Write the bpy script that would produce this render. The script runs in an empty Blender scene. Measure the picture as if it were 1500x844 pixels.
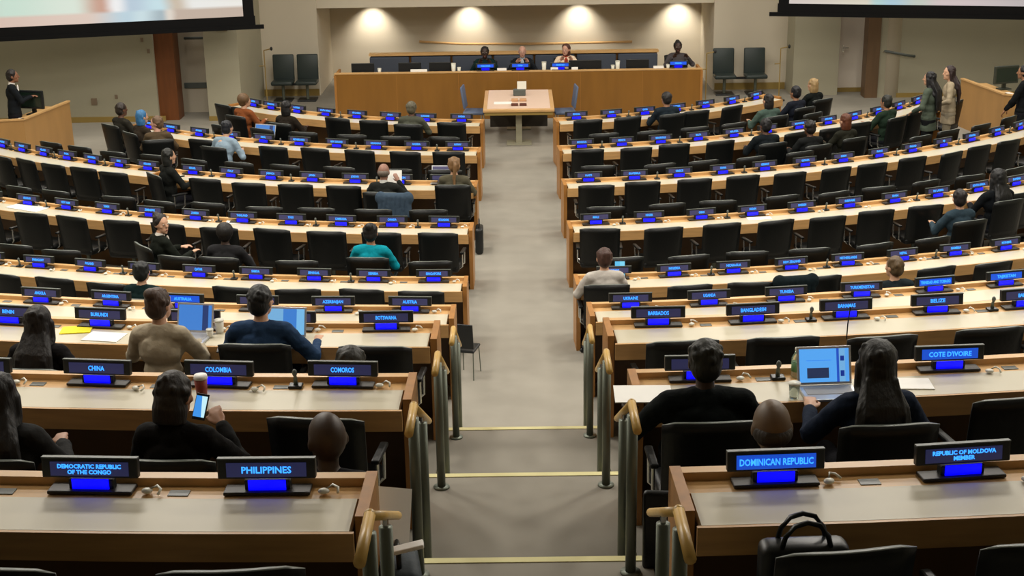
import bpy, bmesh, math, random
from mathutils import Vector, Matrix, Euler
random.seed(7)
C = bpy.context.scene.collection
PI = math.pi
# ------------------------------------------------------------------ camera model (1500 x 844)
FPX = 2080.0; TH = math.atan(682/2080.0); RHO = .0155; YAW = 14/2080.0
CAMZ = 6.17
def ray(u, v):
    a = u-750; b = v-422
    c, s = math.cos(RHO), math.sin(RHO)
    x = (a*c-b*s)/FPX; y = -(a*s+b*c)/FPX
    up = y*math.cos(TH)-math.sin(TH); f = math.cos(TH)+y*math.sin(TH)
    return Vector((x*math.cos(YAW)-f*math.sin(YAW), x*math.sin(YAW)+f*math.cos(YAW), up))
def at(u, v, z):
    """point of the plane at height z seen in pixel u, v of the photograph"""
    r = ray(u, v); k = (CAMZ-z)/-r.z
    return Vector((r.x*k, r.y*k, z))
cam_d = bpy.data.cameras.new('camera'); cam = bpy.data.objects.new('camera', cam_d); C.objects.link(cam)
fw = ray(750, 422).normalized(); rt = (ray(751, 422)-ray(749, 422)).normalized(); up = rt.cross(fw)
M = Matrix((rt, up, -fw)).transposed().to_4x4(); M.translation = (0, 0, CAMZ)
cam.matrix_world = M
cam_d.sensor_width = 36; cam_d.lens = 36*FPX/1500; cam_d.clip_end = 200; cam_d.clip_start = .05
bpy.context.scene.camera = cam
# ------------------------------------------------------------------ materials
def lin(c):
    return tuple(((x/255)/12.92 if x/255 <= .04045 else ((x/255+.055)/1.055)**2.4) for x in c)+(1,)
MATS = {}
def mat(name, col, rough=.6, metal=0, noise=None, bump=0, scale=8, emit=None, es=1, trans=0, spec=.5, stretch=None, col2=None, sheen=0):
    if name in MATS: return MATS[name]
    m = bpy.data.materials.new(name); m.use_nodes = True
    nt = m.node_tree; b = nt.nodes['Principled BSDF']
    b.inputs['Base Color'].default_value = lin(col); b.inputs['Roughness'].default_value = rough
    b.inputs['Metallic'].default_value = metal
    b.inputs['Specular IOR Level'].default_value = spec
    if trans: b.inputs['Transmission Weight'].default_value = trans
    if sheen: b.inputs['Sheen Weight'].default_value = sheen
    if emit:
        b.inputs['Emission Color'].default_value = lin(emit); b.inputs['Emission Strength'].default_value = es
    if noise or bump or col2:
        tc = nt.nodes.new('ShaderNodeTexCoord'); mp = nt.nodes.new('ShaderNodeMapping'); n = nt.nodes.new('ShaderNodeTexNoise')
        nt.links.new(tc.outputs['Object'], mp.inputs['Vector']); nt.links.new(mp.outputs['Vector'], n.inputs['Vector'])
        n.inputs['Scale'].default_value = scale; n.inputs['Detail'].default_value = 4
        if stretch: mp.inputs['Scale'].default_value = stretch
        if noise or col2:
            r = nt.nodes.new('ShaderNodeValToRGB')
            a = lin(col); k = 1-(noise or 0)
            r.color_ramp.elements[0].position = .3; r.color_ramp.elements[1].position = .7
            r.color_ramp.elements[0].color = lin(col2) if col2 else (a[0]*k, a[1]*k, a[2]*k, 1)
            r.color_ramp.elements[1].color = a
            nt.links.new(n.outputs['Fac'], r.inputs['Fac']); nt.links.new(r.outputs['Color'], b.inputs['Base Color'])
        if bump:
            bp = nt.nodes.new('ShaderNodeBump'); bp.inputs['Strength'].default_value = bump; bp.inputs['Distance'].default_value = .02
            nt.links.new(n.outputs['Fac'], bp.inputs['Height']); nt.links.new(bp.outputs['Normal'], b.inputs['Normal'])
    MATS[name] = m
    return m
carpet = mat('carpet', (152,147,136), .95, noise=.16, bump=.15, scale=1.6, spec=.1)
oak = mat('oak veneer', (208,162,104), .42, noise=.2, scale=3, stretch=(1,1,9))
oak_top = mat('oak edge', (214,170,112), .4, noise=.14, scale=3, stretch=(1,1,1))
oak_end = mat('oak end panel', (176,121,58), .4, noise=.25, scale=4, stretch=(3,3,.5))
oak_shaded = mat('oak modesty panel painted shade', (104,70,30), .45, noise=.22, scale=3, stretch=(2,2,.4))  # oak darkened to paint in the deep shade of the knee space
dais_wood = mat('dais wood', (142,97,36), .4, noise=.16, scale=2.5, stretch=(2,2,.35))
col_wood = mat('column wood', (124,70,28), .45, noise=.25, scale=4, stretch=(3,3,.3))
cream = mat('cream leather inlay', (200,192,168), .45, noise=.05, scale=3)
cream_pink = mat('pale table inlay', (226,198,178), .5, noise=.04, scale=3)
black = mat('black leather', (9,12,12), .42, bump=.1, scale=30, spec=.35)
black_lit_edge = mat('leather edge painted highlight', (104,110,104), .35)  # grey top edge of the chair backs: caught light painted into the colour
plastic = mat('black plastic', (20,24,26), .4)
plastic_edge = mat('grey plastic', (86,92,88), .4)
dark_plastic = mat('dark base plastic', (40,33,24), .5)
display = mat('unlit display', (70,68,96), .25, emit=(34,38,74), es=.7)
led_text = mat('led lettering', (30,110,230), .4, emit=(54,150,255), es=1.7)
led_glow = mat('lit display', (20,60,160), .3, emit=(24,74,190), es=1.0)
led_blue = mat('blue status panel', (0,0,200), .3, emit=(3,3,255), es=1.35)
metal = mat('brushed steel', (106,112,100), .4, metal=.5)
chrome = mat('chrome', (205,205,200), .2, metal=.9)
brass = mat('golden oak rail', (222,180,98), .35, noise=.15, scale=10)
wall_m = mat('cream wall paint', (170,165,144), .9, noise=.03, scale=1.2, spec=.1)
wall_g = mat('pale wall paint', (208,198,178), .9, noise=.03, scale=1.2, spec=.1)
ceil_m = mat('ceiling paint', (200,196,186), .9, spec=.1)
base_m = mat('wood skirting', (150,125,64), .5)
white = mat('white paper', (244,242,236), .7)
white_p = mat('white plastic', (226,224,210), .35)
yellow = mat('yellow paper', (250,232,20), .7)
lampm = mat('lamp diffuser', (255,244,226), .5, emit=(255,240,216), es=4)
screen_frame = mat('black screen border', (5,5,6), .8, spec=.2)
greyfab = mat('grey padded fabric', (62,68,80), .8, bump=.1, scale=20)
nosing = mat('pale stair nosing', (214,206,150), .7)
glassm = mat('clear plastic', (225,235,225), .08, trans=.85)
label_m = mat('green paper label', (96,140,96), .6)
silver = mat('silver laptop shell', (196,198,200), .3, metal=.5)
keys = mat('laptop keyboard', (150,150,150), .5)
def scr(name, cols, es=1.0, kind='v'):
    """lit screen picture: blocks of colour from stepped object coordinates"""
    m = bpy.data.materials.new(name); m.use_nodes = True; nt = m.node_tree; b = nt.nodes['Principled BSDF']
    tc = nt.nodes.new('ShaderNodeTexCoord'); sp = nt.nodes.new('ShaderNodeSeparateXYZ'); r = nt.nodes.new('ShaderNodeValToRGB')
    nt.links.new(tc.outputs['Generated'], sp.inputs[0])
    nt.links.new(sp.outputs['X' if kind == 'v' else 'Z'], r.inputs['Fac'])
    r.color_ramp.interpolation = 'CONSTANT' if kind == 'v' else 'LINEAR'
    e = r.color_ramp.elements
    e[0].position = cols[0][0]; e[0].color = lin(cols[0][1]); e[1].position = cols[1][0]; e[1].color = lin(cols[1][1])
    for p, c in cols[2:]:
        q = e.new(p); q.color = lin(c)
    nt.links.new(r.outputs['Color'], b.inputs['Emission Color']); b.inputs['Emission Strength'].default_value = es
    b.inputs['Base Color'].default_value = (.02, .02, .02, 1)
    return m
# ------------------------------------------------------------------ mesh helper
class MB:
    def __init__(s): s.bm = bmesh.new(); s.mi = 0
    def _tag(s, faces):
        for f in faces: f.material_index = s.mi
    def box(s, c, d, rot=None, bev=0, seg=2):
        m = Matrix.Translation(c)
        if rot is not None: m = m @ (rot.to_matrix().to_4x4() if not isinstance(rot, Matrix) else rot)
        m = m @ Matrix.Diagonal((d[0], d[1], d[2], 1))
        n0 = len(s.bm.faces)
        r = bmesh.ops.create_cube(s.bm, size=1, matrix=m)
        vs = r['verts']; fs = set(f for v in vs for f in v.link_faces)
        s._tag(fs)
        if bev:
            es = set(e for v in vs for e in v.link_edges)
            bmesh.ops.bevel(s.bm, geom=list(es), offset=bev, segments=seg, affect='EDGES', profile=.5)
            s.bm.faces.ensure_lookup_table()
            for f in s.bm.faces[n0:]: f.material_index = s.mi
        return s
    def ell(s, c, r, u=14, v=9, rot=None):
        c = Vector(c); M3 = rot.to_matrix() if rot is not None else None; bm = s.bm
        def P(x, y, z):
            q = Vector((x*r[0], y*r[1], z*r[2]))
            return bm.verts.new(c+(M3 @ q if M3 else q))
        top = P(0, 0, 1); bot = P(0, 0, -1)
        rings = [[P(math.sin(PI*j/v)*math.cos(2*PI*i/u), math.sin(PI*j/v)*math.sin(2*PI*i/u), math.cos(PI*j/v)) for i in range(u)] for j in range(1, v)]
        fs = [bm.faces.new((top, rings[0][i], rings[0][(i+1) % u])) for i in range(u)]
        for A, B in zip(rings, rings[1:]): fs += [bm.faces.new((A[i], B[i], B[(i+1) % u], A[(i+1) % u])) for i in range(u)]
        fs += [bm.faces.new((bot, rings[-1][(i+1) % u], rings[-1][i])) for i in range(u)]
        s._tag(fs); return s
    def tube(s, pts, rad, n=10, cap=True, flat=None):
        """swept tube; rad a number or a list of numbers / (rx, rz) pairs"""
        pts = [Vector(p) for p in pts]
        if not isinstance(rad, (list, tuple)): rad = [rad]*len(pts)
        rings = []
        for i, p in enumerate(pts):
            t = (pts[min(i+1, len(pts)-1)]-pts[max(i-1, 0)]).normalized()
            a = Vector((1, 0, 0)) if abs(t.x) < .8 else Vector((0, 1, 0))
            x = (a-t*a.dot(t)).normalized(); y = t.cross(x)
            r = rad[i]; rx, ry = (r if isinstance(r, tuple) else (r, r))
            rings.append([s.bm.verts.new(p+x*rx*math.cos(2*PI*k/n)+y*ry*math.sin(2*PI*k/n)) for k in range(n)])
        fs = []
        for a, b in zip(rings, rings[1:]):
            for k in range(n): fs.append(s.bm.faces.new((a[k], a[(k+1) % n], b[(k+1) % n], b[k])))
        if cap: fs += [s.bm.faces.new(rings[0][::-1]), s.bm.faces.new(rings[-1])]
        s._tag(fs); return s
    def caps(s, pts, rad):
        """tube with round ends and joints (for bodies, remeshed later)"""
        s.tube(pts, rad, n=12)
        for p, r in zip(pts, rad if isinstance(rad, (list, tuple)) else [rad]*len(pts)):
            rr = r if not isinstance(r, tuple) else min(r)
            s.ell(p, (rr, rr, rr), 12, 8)
        return s
    def cyl(s, c, r, z0, z1, n=16, r2=None):
        r2 = r if r2 is None else r2
        return s.tube([(c[0], c[1], z0), (c[0], c[1], z1)], [r, r2], n)
    def poly(s, pts, z0, z1):
        a = [s.bm.verts.new((p[0], p[1], z0)) for p in pts]; b = [s.bm.verts.new((p[0], p[1], z1)) for p in pts]
        n = len(pts); fs = [s.bm.faces.new(a[::-1]), s.bm.faces.new(b)]
        for i in range(n): fs.append(s.bm.faces.new((a[i], a[(i+1) % n], b[(i+1) % n], b[i])))
        s._tag(fs); return s
    def obj(s, name, mats, parent=None, smooth=False, loc=None, rot=None):
        bmesh.ops.recalc_face_normals(s.bm, faces=s.bm.faces[:])
        me = bpy.data.meshes.new(name); s.bm.to_mesh(me); s.bm.free()
        for m in (mats if isinstance(mats, (list, tuple)) else [mats]): me.materials.append(m)
        if smooth:
            for p in me.polygons: p.use_smooth = True
        o = bpy.data.objects.new(name, me); C.objects.link(o)
        if parent: o.parent = parent
        if loc is not None: o.location = loc
        if rot is not None: o.rotation_euler = (0, 0, rot)
        return o
def thing(name, label, cat, loc=(0,0,0), rot=0, group=None):
    o = bpy.data.objects.new(name, None); C.objects.link(o); o.empty_display_size = .1
    o.location = loc; o.rotation_euler = (0, 0, rot); o['label'] = label; o['category'] = cat
    if group: o['group'] = group
    return o
def tag(o, label, cat, group=None):
    o['label'] = label; o['category'] = cat
    if group: o['group'] = group
    return o
def struct(o, label=None, cat='wall'):
    o['kind'] = 'structure'
    if label: o['label'] = label; o['category'] = cat
    return o
def dup(o, loc, rot, label=None, group=None, cat=None):
    r = o.copy(); C.objects.link(r); r.location = loc; r.rotation_euler = (0, 0, rot)
    if label: r['label'] = label
    if group: r['group'] = group
    for ch in list(o.children):
        c = ch.copy(); C.objects.link(c); c.parent = r
        for g in list(ch.children):
            d = g.copy(); C.objects.link(d); d.parent = c
    return r
def wipe(o):
    for ch in list(o.children): wipe(ch)
    bpy.data.objects.remove(o)
# ------------------------------------------------------------------ rows of desks
XC = -.28
ROWS = {  # centre y, radius of ledge, floor height
 'I': (33.99, 7.53, 0), 'H': (34.78, 10.75, 0), 'G': (35.51, 13.88, 0), 'F': (35.97, 16.80, 0), 'E': (37.93, 21.24, 0),
 'D': (37., 23.60, .75), 'C': (37., 26.32, 1.54), 'B': (37., 28.87, 2.10), 'A': (37., 31.28, 2.58)}
ORD = ['first', 'second', 'third', 'fourth', 'fifth', 'sixth', 'seventh', 'eighth', 'ninth', 'tenth', 'eleventh', 'twelfth', 'thirteenth', 'fourteenth']
ROWN = {k: ORD[i] for i, k in enumerate('IHGFEDCBA')}
NEXT = dict(zip('IHGFEDCB', 'HGFEDCBA'))
def rp(row, th, r, z=0):
    cy, R, fz = ROWS[row]
    return Vector((XC+r*math.sin(th), cy-r*math.cos(th), fz+z))
def arcslab(mb, row, a0, a1, r0, r1, z0, z1, x0=None):
    """ring segment between angles a0, a1; with x0 the start edge follows the aisle line x = x0"""
    n = max(2, int(abs(a1-a0)*max(r0, r1)/.35))
    def ring(r):
        s = math.asin((x0-XC)/r) if x0 is not None else a0
        return [rp(row, s+(a1-s)*i/n, r) for i in range(n+1)]
    A, B = ring(r0), ring(r1); bm = mb.bm; fz = ROWS[row][2]
    V = [[bm.verts.new((p.x, p.y, fz+z)) for p in P] for P, z in ((A, z0), (B, z0), (B, z1), (A, z1))]
    fs = []
    for i in range(n):
        for k in range(4):
            q = (k+1) % 4
            fs.append(bm.faces.new((V[k][i], V[k][i+1], V[q][i+1], V[q][i])))
    fs.append(bm.faces.new([V[k][0] for k in range(4)])); fs.append(bm.faces.new([V[k][n] for k in (3, 2, 1, 0)]))
    mb._tag(fs)
SP = .73
DESKS = [  # row, side, first arc, last arc, seats as arc positions
 ('I', -1, [-.79-.69*i for i in range(7)] + [-5.45]), ('I', 1, [1.36+.68*i for i in range(7)]),
 ('H', -1, [-.77-.715*i for i in range(9)] + [-7.1]), ('H', 1, [1.35+.70*i for i in range(12)]),
 ('G', -1, [-.9-.70*i for i in range(7)]), ('G', -2, [-5.98-.60*i for i in range(7)]), ('G', 1, [1.35+.723*i for i in range(13)]),
 ('F', -1, [-.78-.724*i for i in range(11)]), ('F', 1, [1.33+.75*i for i in range(10)]),
 ('E', -1, [-.79-.74*i for i in range(9)]), ('E', 1, [1.42+.745*i for i in range(9)]),
 ('D', -1, [-.82-.765*i for i in range(7)]), ('D', 1, [1.36+.785*i for i in range(7)]),
 ('C', -1, [-.79-.772*i for i in range(6)]), ('C', 1, [1.36+.757*i for i in range(6)]),
 ('B', -1, [-.81-.76*i for i in range(5)]), ('B', 1, [1.36+.775*i for i in range(5)]),
 ('A', -1, [-.84-.78*i for i in range(4)]), ('A', 1, [1.38+.83*i for i in range(4)])]
SIDE = {-1: 'left block', 1: 'right block', -2: 'short far-left block'}
def slot(row, side, i): return '%s seat from aisle, %s row, %s' % (ORD[i], ROWN[row], SIDE[side])
AISLE = .65
for row, side, seats in DESKS:
    cy, R, fz = ROWS[row]; sg = -1 if side < 0 else 1
    a0 = math.asin((sg*AISLE-XC)/R) if side != -2 else -5.62/R
    a1 = seats[-1]/R+sg*.42/R
    t = thing('delegate_desk', 'curved oak delegate desk with cream inlay, %s row from the dais, %s' % (ROWN[row], SIDE[side]), 'desk', (0,0,0), 0, 'curved delegate desks')
    e = sg*.05/R
    m = MB(); arcslab(m, row, a0+e, a1-e, R+.03, R+.155, .76, .81); m.obj('desktop', oak_top, t)
    m = MB(); arcslab(m, row, a0, a1, R-.03, R+.03, .69, .85); m.obj('ledge', oak_top, t)
    m = MB(); arcslab(m, row, a0+e*1.4, a1-e*1.4, R+.155, R+.455, .76, .812); m.obj('writing_surface', cream, t)
    m = MB(); arcslab(m, row, a0+e, a1-e, R+.455, R+.475, .68, .811); m.obj('apron', oak, t)
    lo = -.75 if row in 'D' else 0
    m = MB(); arcslab(m, row, a0+e, a1-e, R-.01, R+.02, 0, .69); m.obj('modesty_panel', oak_shaded, t)
    for a, b in ((a0, a0+e), (a1-e, a1)):
        m = MB(); arcslab(m, row, a, b, R-.035, R+.40, 0, .853); m.obj('end_panel', oak_end, t)
    if row in 'ABCDE':
        for i in range(len(seats)-1):
            am = (seats[i]+seats[i+1])/2/R
            m = MB(); arcslab(m, row, am-.045/R, am+.045/R, R+.075, R+.13, .806, .814); m.obj('cable_hatch', plastic_edge, t)
# ------------------------------------------------------------------ chairs
def make_chair():
    t = thing('conference_chair', 'black leather conference chair', 'chair')
    m = MB(); m.box((0, 0, .45), (.52, .46, .09), bev=.035, seg=3); m.obj('seat', black, t, True)
    m = MB()  # curved back, leaning a little
    bm = m.bm; nx, nz = 8, 7; V = []
    for s in (0, 1):
        G = []
        for j in range(nz+1):
            z = .45+.54*j/nz; row_ = []
            for i in range(nx+1):
                x = -.275+.55*i/nx; k = abs(x)/.275
                w = 1-.10*(j/nz)**3*0 - .04*(1-j/nz)
                zz = z-(.02*k**6 if j == nz else 0)
                th = .055*(1-.75*k**6)*(1-.5*(j/nz)**8)
                y = -.23-.08*j/nz+.035*k*k+(th/2 if s else -th/2)
                row_.append(bm.verts.new((x*w, y, zz)))
            G.append(row_)
        V.append(G)
    for s in (0, 1):
        for j in range(nz):
            for i in range(nx):
                q = (V[s][j][i], V[s][j][i+1], V[s][j+1][i+1], V[s][j+1][i])
                bm.faces.new(q if s == 0 else q[::-1])
    for i in range(nx):
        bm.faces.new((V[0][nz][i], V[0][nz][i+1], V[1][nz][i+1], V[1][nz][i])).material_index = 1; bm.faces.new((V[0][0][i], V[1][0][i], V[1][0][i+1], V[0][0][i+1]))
    for j in range(nz):
        bm.faces.new((V[0][j][0], V[0][j+1][0], V[1][j+1][0], V[1][j][0])); bm.faces.new((V[0][j][nx], V[1][j][nx], V[1][j+1][nx], V[0][j+1][nx]))
    m.obj('backrest', [black, black_lit_edge], t, True)
    for s in (-1, 1):
        m = MB(); m.box((s*.29, -.0, .655), (.05, .27, .03), bev=.012); m.mi = 1
        m.tube([(s*.24, .06, .42), (s*.29, .08, .46), (s*.292, .09, .645)], .011, 8); m.tube([(s*.292, -.09, .645), (s*.29, -.09, .46), (s*.24, -.08, .42)], .011, 8)
        m.obj('armrest', [black, chrome], t)
    m = MB(); m.cyl((0, 0), .03, .08, .41, 12); m.obj('column', metal, t)
    m = MB()
    for k in range(5):
        a = 2*PI*k/5+.3; x, y = math.cos(a), math.sin(a)
        m.tube([(0, 0, .1), (x*.27, y*.27, .065)], [.028, .018], 8); m.ell((x*.27, y*.27, .03), (.028, .028, .03), 10, 6)
    m.obj('base', plastic, t)
    return t
chair0 = make_chair()
OCC = []      # filled by the people: (row, x, y) chairs that are placed with them instead
chairs = []
def chair_at(p, rot, label, group='black conference chairs'):
    o = dup(chair0, p, rot, label, group); chairs.append(o); return o
# ------------------------------------------------------------------ nameplates
_font = {}
def text_mesh(s, size, maxw):
    k = (s, size, maxw)
    if k in _font: return _font[k]
    cu = bpy.data.curves.new('lettering', 'FONT'); cu.body = s; cu.size = size; cu.align_x = 'CENTER'; cu.align_y = 'CENTER'; cu.offset = .0009; cu.extrude = .0006
    cu.space_line = 1.0; cu.resolution_u = 2
    o = bpy.data.objects.new('tmp_text', cu); C.objects.link(o)
    bpy.context.view_layer.update()
    me = bpy.data.meshes.new_from_object(o.evaluated_get(bpy.context.evaluated_depsgraph_get()))
    bpy.data.objects.remove(o)
    xs = [v.co.x for v in me.vertices]; w = max(xs)-min(xs)
    f = min(1.0, maxw/w, max(len(q) for q in s.split('\n'))*.0205/w)
    me.transform(Matrix.Diagonal((f, 1, 1, 1)))
    me.transform(Matrix.Rotation(PI/2-.12, 4, 'X'))
    me.materials.append(led_text)
    _font[k] = me
    return me
def make_plate():
    t = thing('electronic_nameplate', 'electronic nameplate', 'nameplate')
    m = MB(); m.box((0, 0, .008), (.38, .09, .016), bev=.004); m.obj('base', dark_plastic, t)
    m = MB(); m.box((0, .01, .035), (.20, .045, .045), bev=.004); m.obj('stand', plastic, t)
    m = MB(); m.box((0, -.018, .039), (.165, .006, .048)); m.obj('status_panel', led_blue, t)
    m = MB(); R_ = Euler((-.12, 0, 0)); m.box((0, .01, .110), (.43, .038, .092), R_, bev=.006); m.mi = 1; m.box((0, .01, .156), (.43, .03, .006), R_); m.obj('housing', [plastic, plastic_edge], t)
    m = MB(); m.box((0, -.0105, .109), (.35, .004, .064), R_); m.obj('display', display, t)
    return t
plate0 = make_plate()
NAMES = {
 ('A', -1): ['PHILIPPINES', 'DEMOCRATIC REPUBLIC\nOF THE CONGO', 'PERU', 'PANAMA'], ('A', 1): ['DOMINICAN REPUBLIC', 'REPUBLIC OF MOLDOVA\nMEMBER', 'ROMANIA', 'RWANDA'],
 ('B', -1): ['COMOROS', 'COLOMBIA', 'CHINA', 'CHILE', 'CHAD'], ('B', 1): ['CROATIA', 'CUBA', "COTE D'IVOIRE", 'CYPRUS', 'DENMARK'],
 ('C', -1): ['BOTSWANA', 'BRAZIL', 'BULGARIA', 'BURUNDI', 'BENIN', 'BHUTAN'], ('C', 1): ['BARBADOS', 'BANGLADESH', 'BAHAMAS', 'BELIZE', 'BAHRAIN', 'BELARUS'],
 ('D', -1): ['AUSTRIA', 'AZERBAIJAN', 'ARMENIA', 'AUSTRALIA', 'ARGENTINA', 'ANGOLA', 'ALGERIA'], ('D', 1): ['UKRAINE', 'UGANDA', 'TUNISIA', 'TURKMENISTAN', 'TRINIDAD AND TOBAGO', 'TAJIKISTAN', 'TONGA']}
POOL = ['SWEDEN', 'SURINAME', 'SPAIN', 'SRI LANKA', 'SOUTH AFRICA', 'SLOVENIA', 'SINGAPORE', 'SERBIA', 'SENEGAL', 'SAMOA', 'QATAR', 'PORTUGAL', 'POLAND', 'PARAGUAY', 'PAKISTAN', 'NORWAY', 'NIGERIA',
 'NICARAGUA', 'NEW ZEALAND', 'NETHERLANDS', 'NEPAL', 'NAMIBIA', 'MYANMAR', 'MOZAMBIQUE', 'MOROCCO', 'MONGOLIA', 'MEXICO', 'MAURITIUS', 'MALTA', 'MALAYSIA', 'MALAWI', 'MADAGASCAR', 'LITHUANIA', 'LIBERIA', 'LEBANON',
 'LATVIA', 'KUWAIT', 'KENYA', 'KAZAKHSTAN', 'JORDAN', 'JAPAN', 'JAMAICA', 'ITALY', 'ISRAEL', 'IRELAND', 'IRAQ', 'INDONESIA', 'INDIA', 'ICELAND', 'HUNGARY', 'HONDURAS', 'HAITI', 'GUATEMALA', 'GREECE', 'GHANA',
 'GERMANY', 'GEORGIA', 'GABON', 'FRANCE', 'FINLAND', 'FIJI', 'ETHIOPIA', 'ESTONIA', 'EGYPT', 'ECUADOR', 'CANADA', 'CAMBODIA', 'TOGO', 'THAILAND', 'ZAMBIA', 'ZIMBABWE', 'YEMEN', 'VIET NAM', 'URUGUAY', 'LAOS', 'MALI', 'NIGER', 'OMAN', 'SUDAN']
pool_i = 0
def plate_at(p, rot, name, label, group='nameplates on the delegate desks', glow=False):
    o = dup(plate0, p, rot, label, group)
    two = '\n' in name
    me = text_mesh(name, .026 if two else .042, .325)
    tx = bpy.data.objects.new('lettering', me); C.objects.link(tx); tx.parent = o; tx.location = (0, -.0145, .108)
    tx['label'] = 'light blue illuminated lettering'
    if glow:
        for ch in o.children:
            if ch.name.startswith('display'):
                ch.data = ch.data.copy(); ch.data.materials[0] = led_glow
    return o
GLOW = {('A', 1, 0), ('B', 1, 2), ('D', 1, 4), ('D', 1, 5), ('D', -1, 3)}
def make_ear():
    t = thing('earpiece', 'white interpretation earpiece', 'earpiece')
    m = MB(); m.ell((0, 0, .012), (.026, .022, .012)); m.obj('ear_cup', white_p, t, True)
    m = MB(); m.tube([(.01, .01, .018), (.035, .03, .03), (.06, .02, .022), (.065, -.01, .01)], .006, 8); m.obj('ear_hook', white_p, t, True)
    return t
ear0 = make_ear()
def make_mic():
    t = thing('desk_microphone', 'desk microphone', 'microphone')
    m = MB(); m.box((0, 0, .01), (.085, .07, .02), bev=.006); m.obj('base', plastic, t)
    m = MB(); m.tube([(0, 0, .02), (0, 0, .06), (0, -.01, .085)], [.014, .012, .009], 10); m.obj('stem', metal, t, True)
    m = MB(); m.ell((0, -.014, .1), (.016, .016, .024)); m.obj('microphone_head', plastic_edge, t, True)
    return t
mic0 = make_mic()
HIDEPLATE = {('B', 1, 1)}
SEATROT = {}
CHAIR1 = {}; CHAIR2 = {}
LATER = []
for row, side, seats in DESKS:
    cy, R, fz = ROWS[row]; sg = -1 if side < 0 else 1
    for i, s in enumerate(seats):
        th = s/R
        if (row, side, i) not in HIDEPLATE:
            nm = NAMES.get((row, side), None)
            if nm: nm = nm[i]
            else: nm = POOL[pool_i % len(POOL)]; pool_i += 1
            rj = random.uniform(-.05, .05)
            LATER.append((plate_at, (rp(row, th, R+.085, .8135), th+rj, nm, 'blue-lit electronic nameplate, '+slot(row, side, i), 'nameplates on the delegate desks', (row, side, i) in GLOW)))
        if row in 'ABCDEF':
            k = .235+random.uniform(-.02, .03)
            LATER.append((dup, (ear0, rp(row, th+k/R, R+(.17 if random.random() < .4 else .11), .815), th+random.uniform(-.9, .9), 'white earpiece beside the nameplate, '+slot(row, side, i), 'white earpieces')))
        if i < len(seats)-1 and ((row == 'B' and i == 0) or (row, side, i) in (('C', 1, 3), ('C', 1, 1)) or (row in 'EFGHI' and i % 2 == (0 if row in 'FH' else 1))):
            LATER.append((dup, (mic0, rp(row, (s+seats[i+1])/2/R+(.09/R if row in 'ABCDE' else 0), R+.10, .8105), th, 'small grey desk microphone past the '+slot(row, side, i), 'desk microphones')))
        th1 = (s+random.uniform(-.05, .05))/R
        CHAIR1[(row, side, i)] = (rp(row, th1, R+(.75 if row == 'A' else .63)+random.uniform(-.03, .07)), th1+random.uniform(-.12, .12))
        nx = NEXT.get(row)
        if nx:
            p = rp(row, th, R); cy2, R2, _ = ROWS[nx]
            t2 = math.atan2(p.x-XC, cy2-p.y)+random.uniform(-.06, .06)/R2
            rr = R2-.50+random.uniform(-.05, .04) if nx not in 'DC' else R2-.62
            q = rp(nx, t2, rr); q.z = ROWS[row][2]
            CHAIR2[(row, side, i)] = (q, t2+random.uniform(-.12, .12))
# ------------------------------------------------------------------ people
DG = None
def remesh(o, voxel, it=3, adapt=None):
    """fuse the overlapping pieces of o into one closed skin"""
    m = o.modifiers.new('r', 'REMESH'); m.mode = 'VOXEL'; m.voxel_size = voxel; m.use_smooth_shade = True
    m = o.modifiers.new('s', 'SMOOTH'); m.iterations = it; m.factor = .5
    bpy.context.view_layer.update()
    me = bpy.data.meshes.new_from_object(o.evaluated_get(bpy.context.evaluated_depsgraph_get()))
    o.modifiers.clear(); old = o.data; mats = [x for x in old.materials]
    o.data = me; me.name = old.name; bpy.data.meshes.remove(old)
    me.materials.clear()
    for x in mats: me.materials.append(x)
    for p in me.polygons: p.use_smooth = True; p.material_index = 0
    return o
from mathutils import noise as NZ
def crumple(o):
    """loose folds of cloth pushed into the surface"""
    me = o.data; nn = [v.normal.copy() for v in me.vertices]; s0 = Vector((random.random()*9, 0, 0))
    for v, n in zip(me.vertices, nn):
        p = v.co+s0
        v.co += n*(.010*NZ.noise(Vector((p.x*6, p.y*6, p.z*13)))+.004*NZ.noise(p*24))
def fabric(name, col, **k): return mat(name, col, .9, bump=.5, scale=14, spec=.15, **k)
def elbow(sh, wr, l1, l2, pole):
    d = wr-sh; L = min(d.length, l1+l2-.005); a = (l1*l1-l2*l2+L*L)/(2*L); h = math.sqrt(max(l1*l1-a*a, 0))
    n = d.normalized(); p = (pole-n*pole.dot(n)).normalized()
    return sh+n*a+p*h
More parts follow.
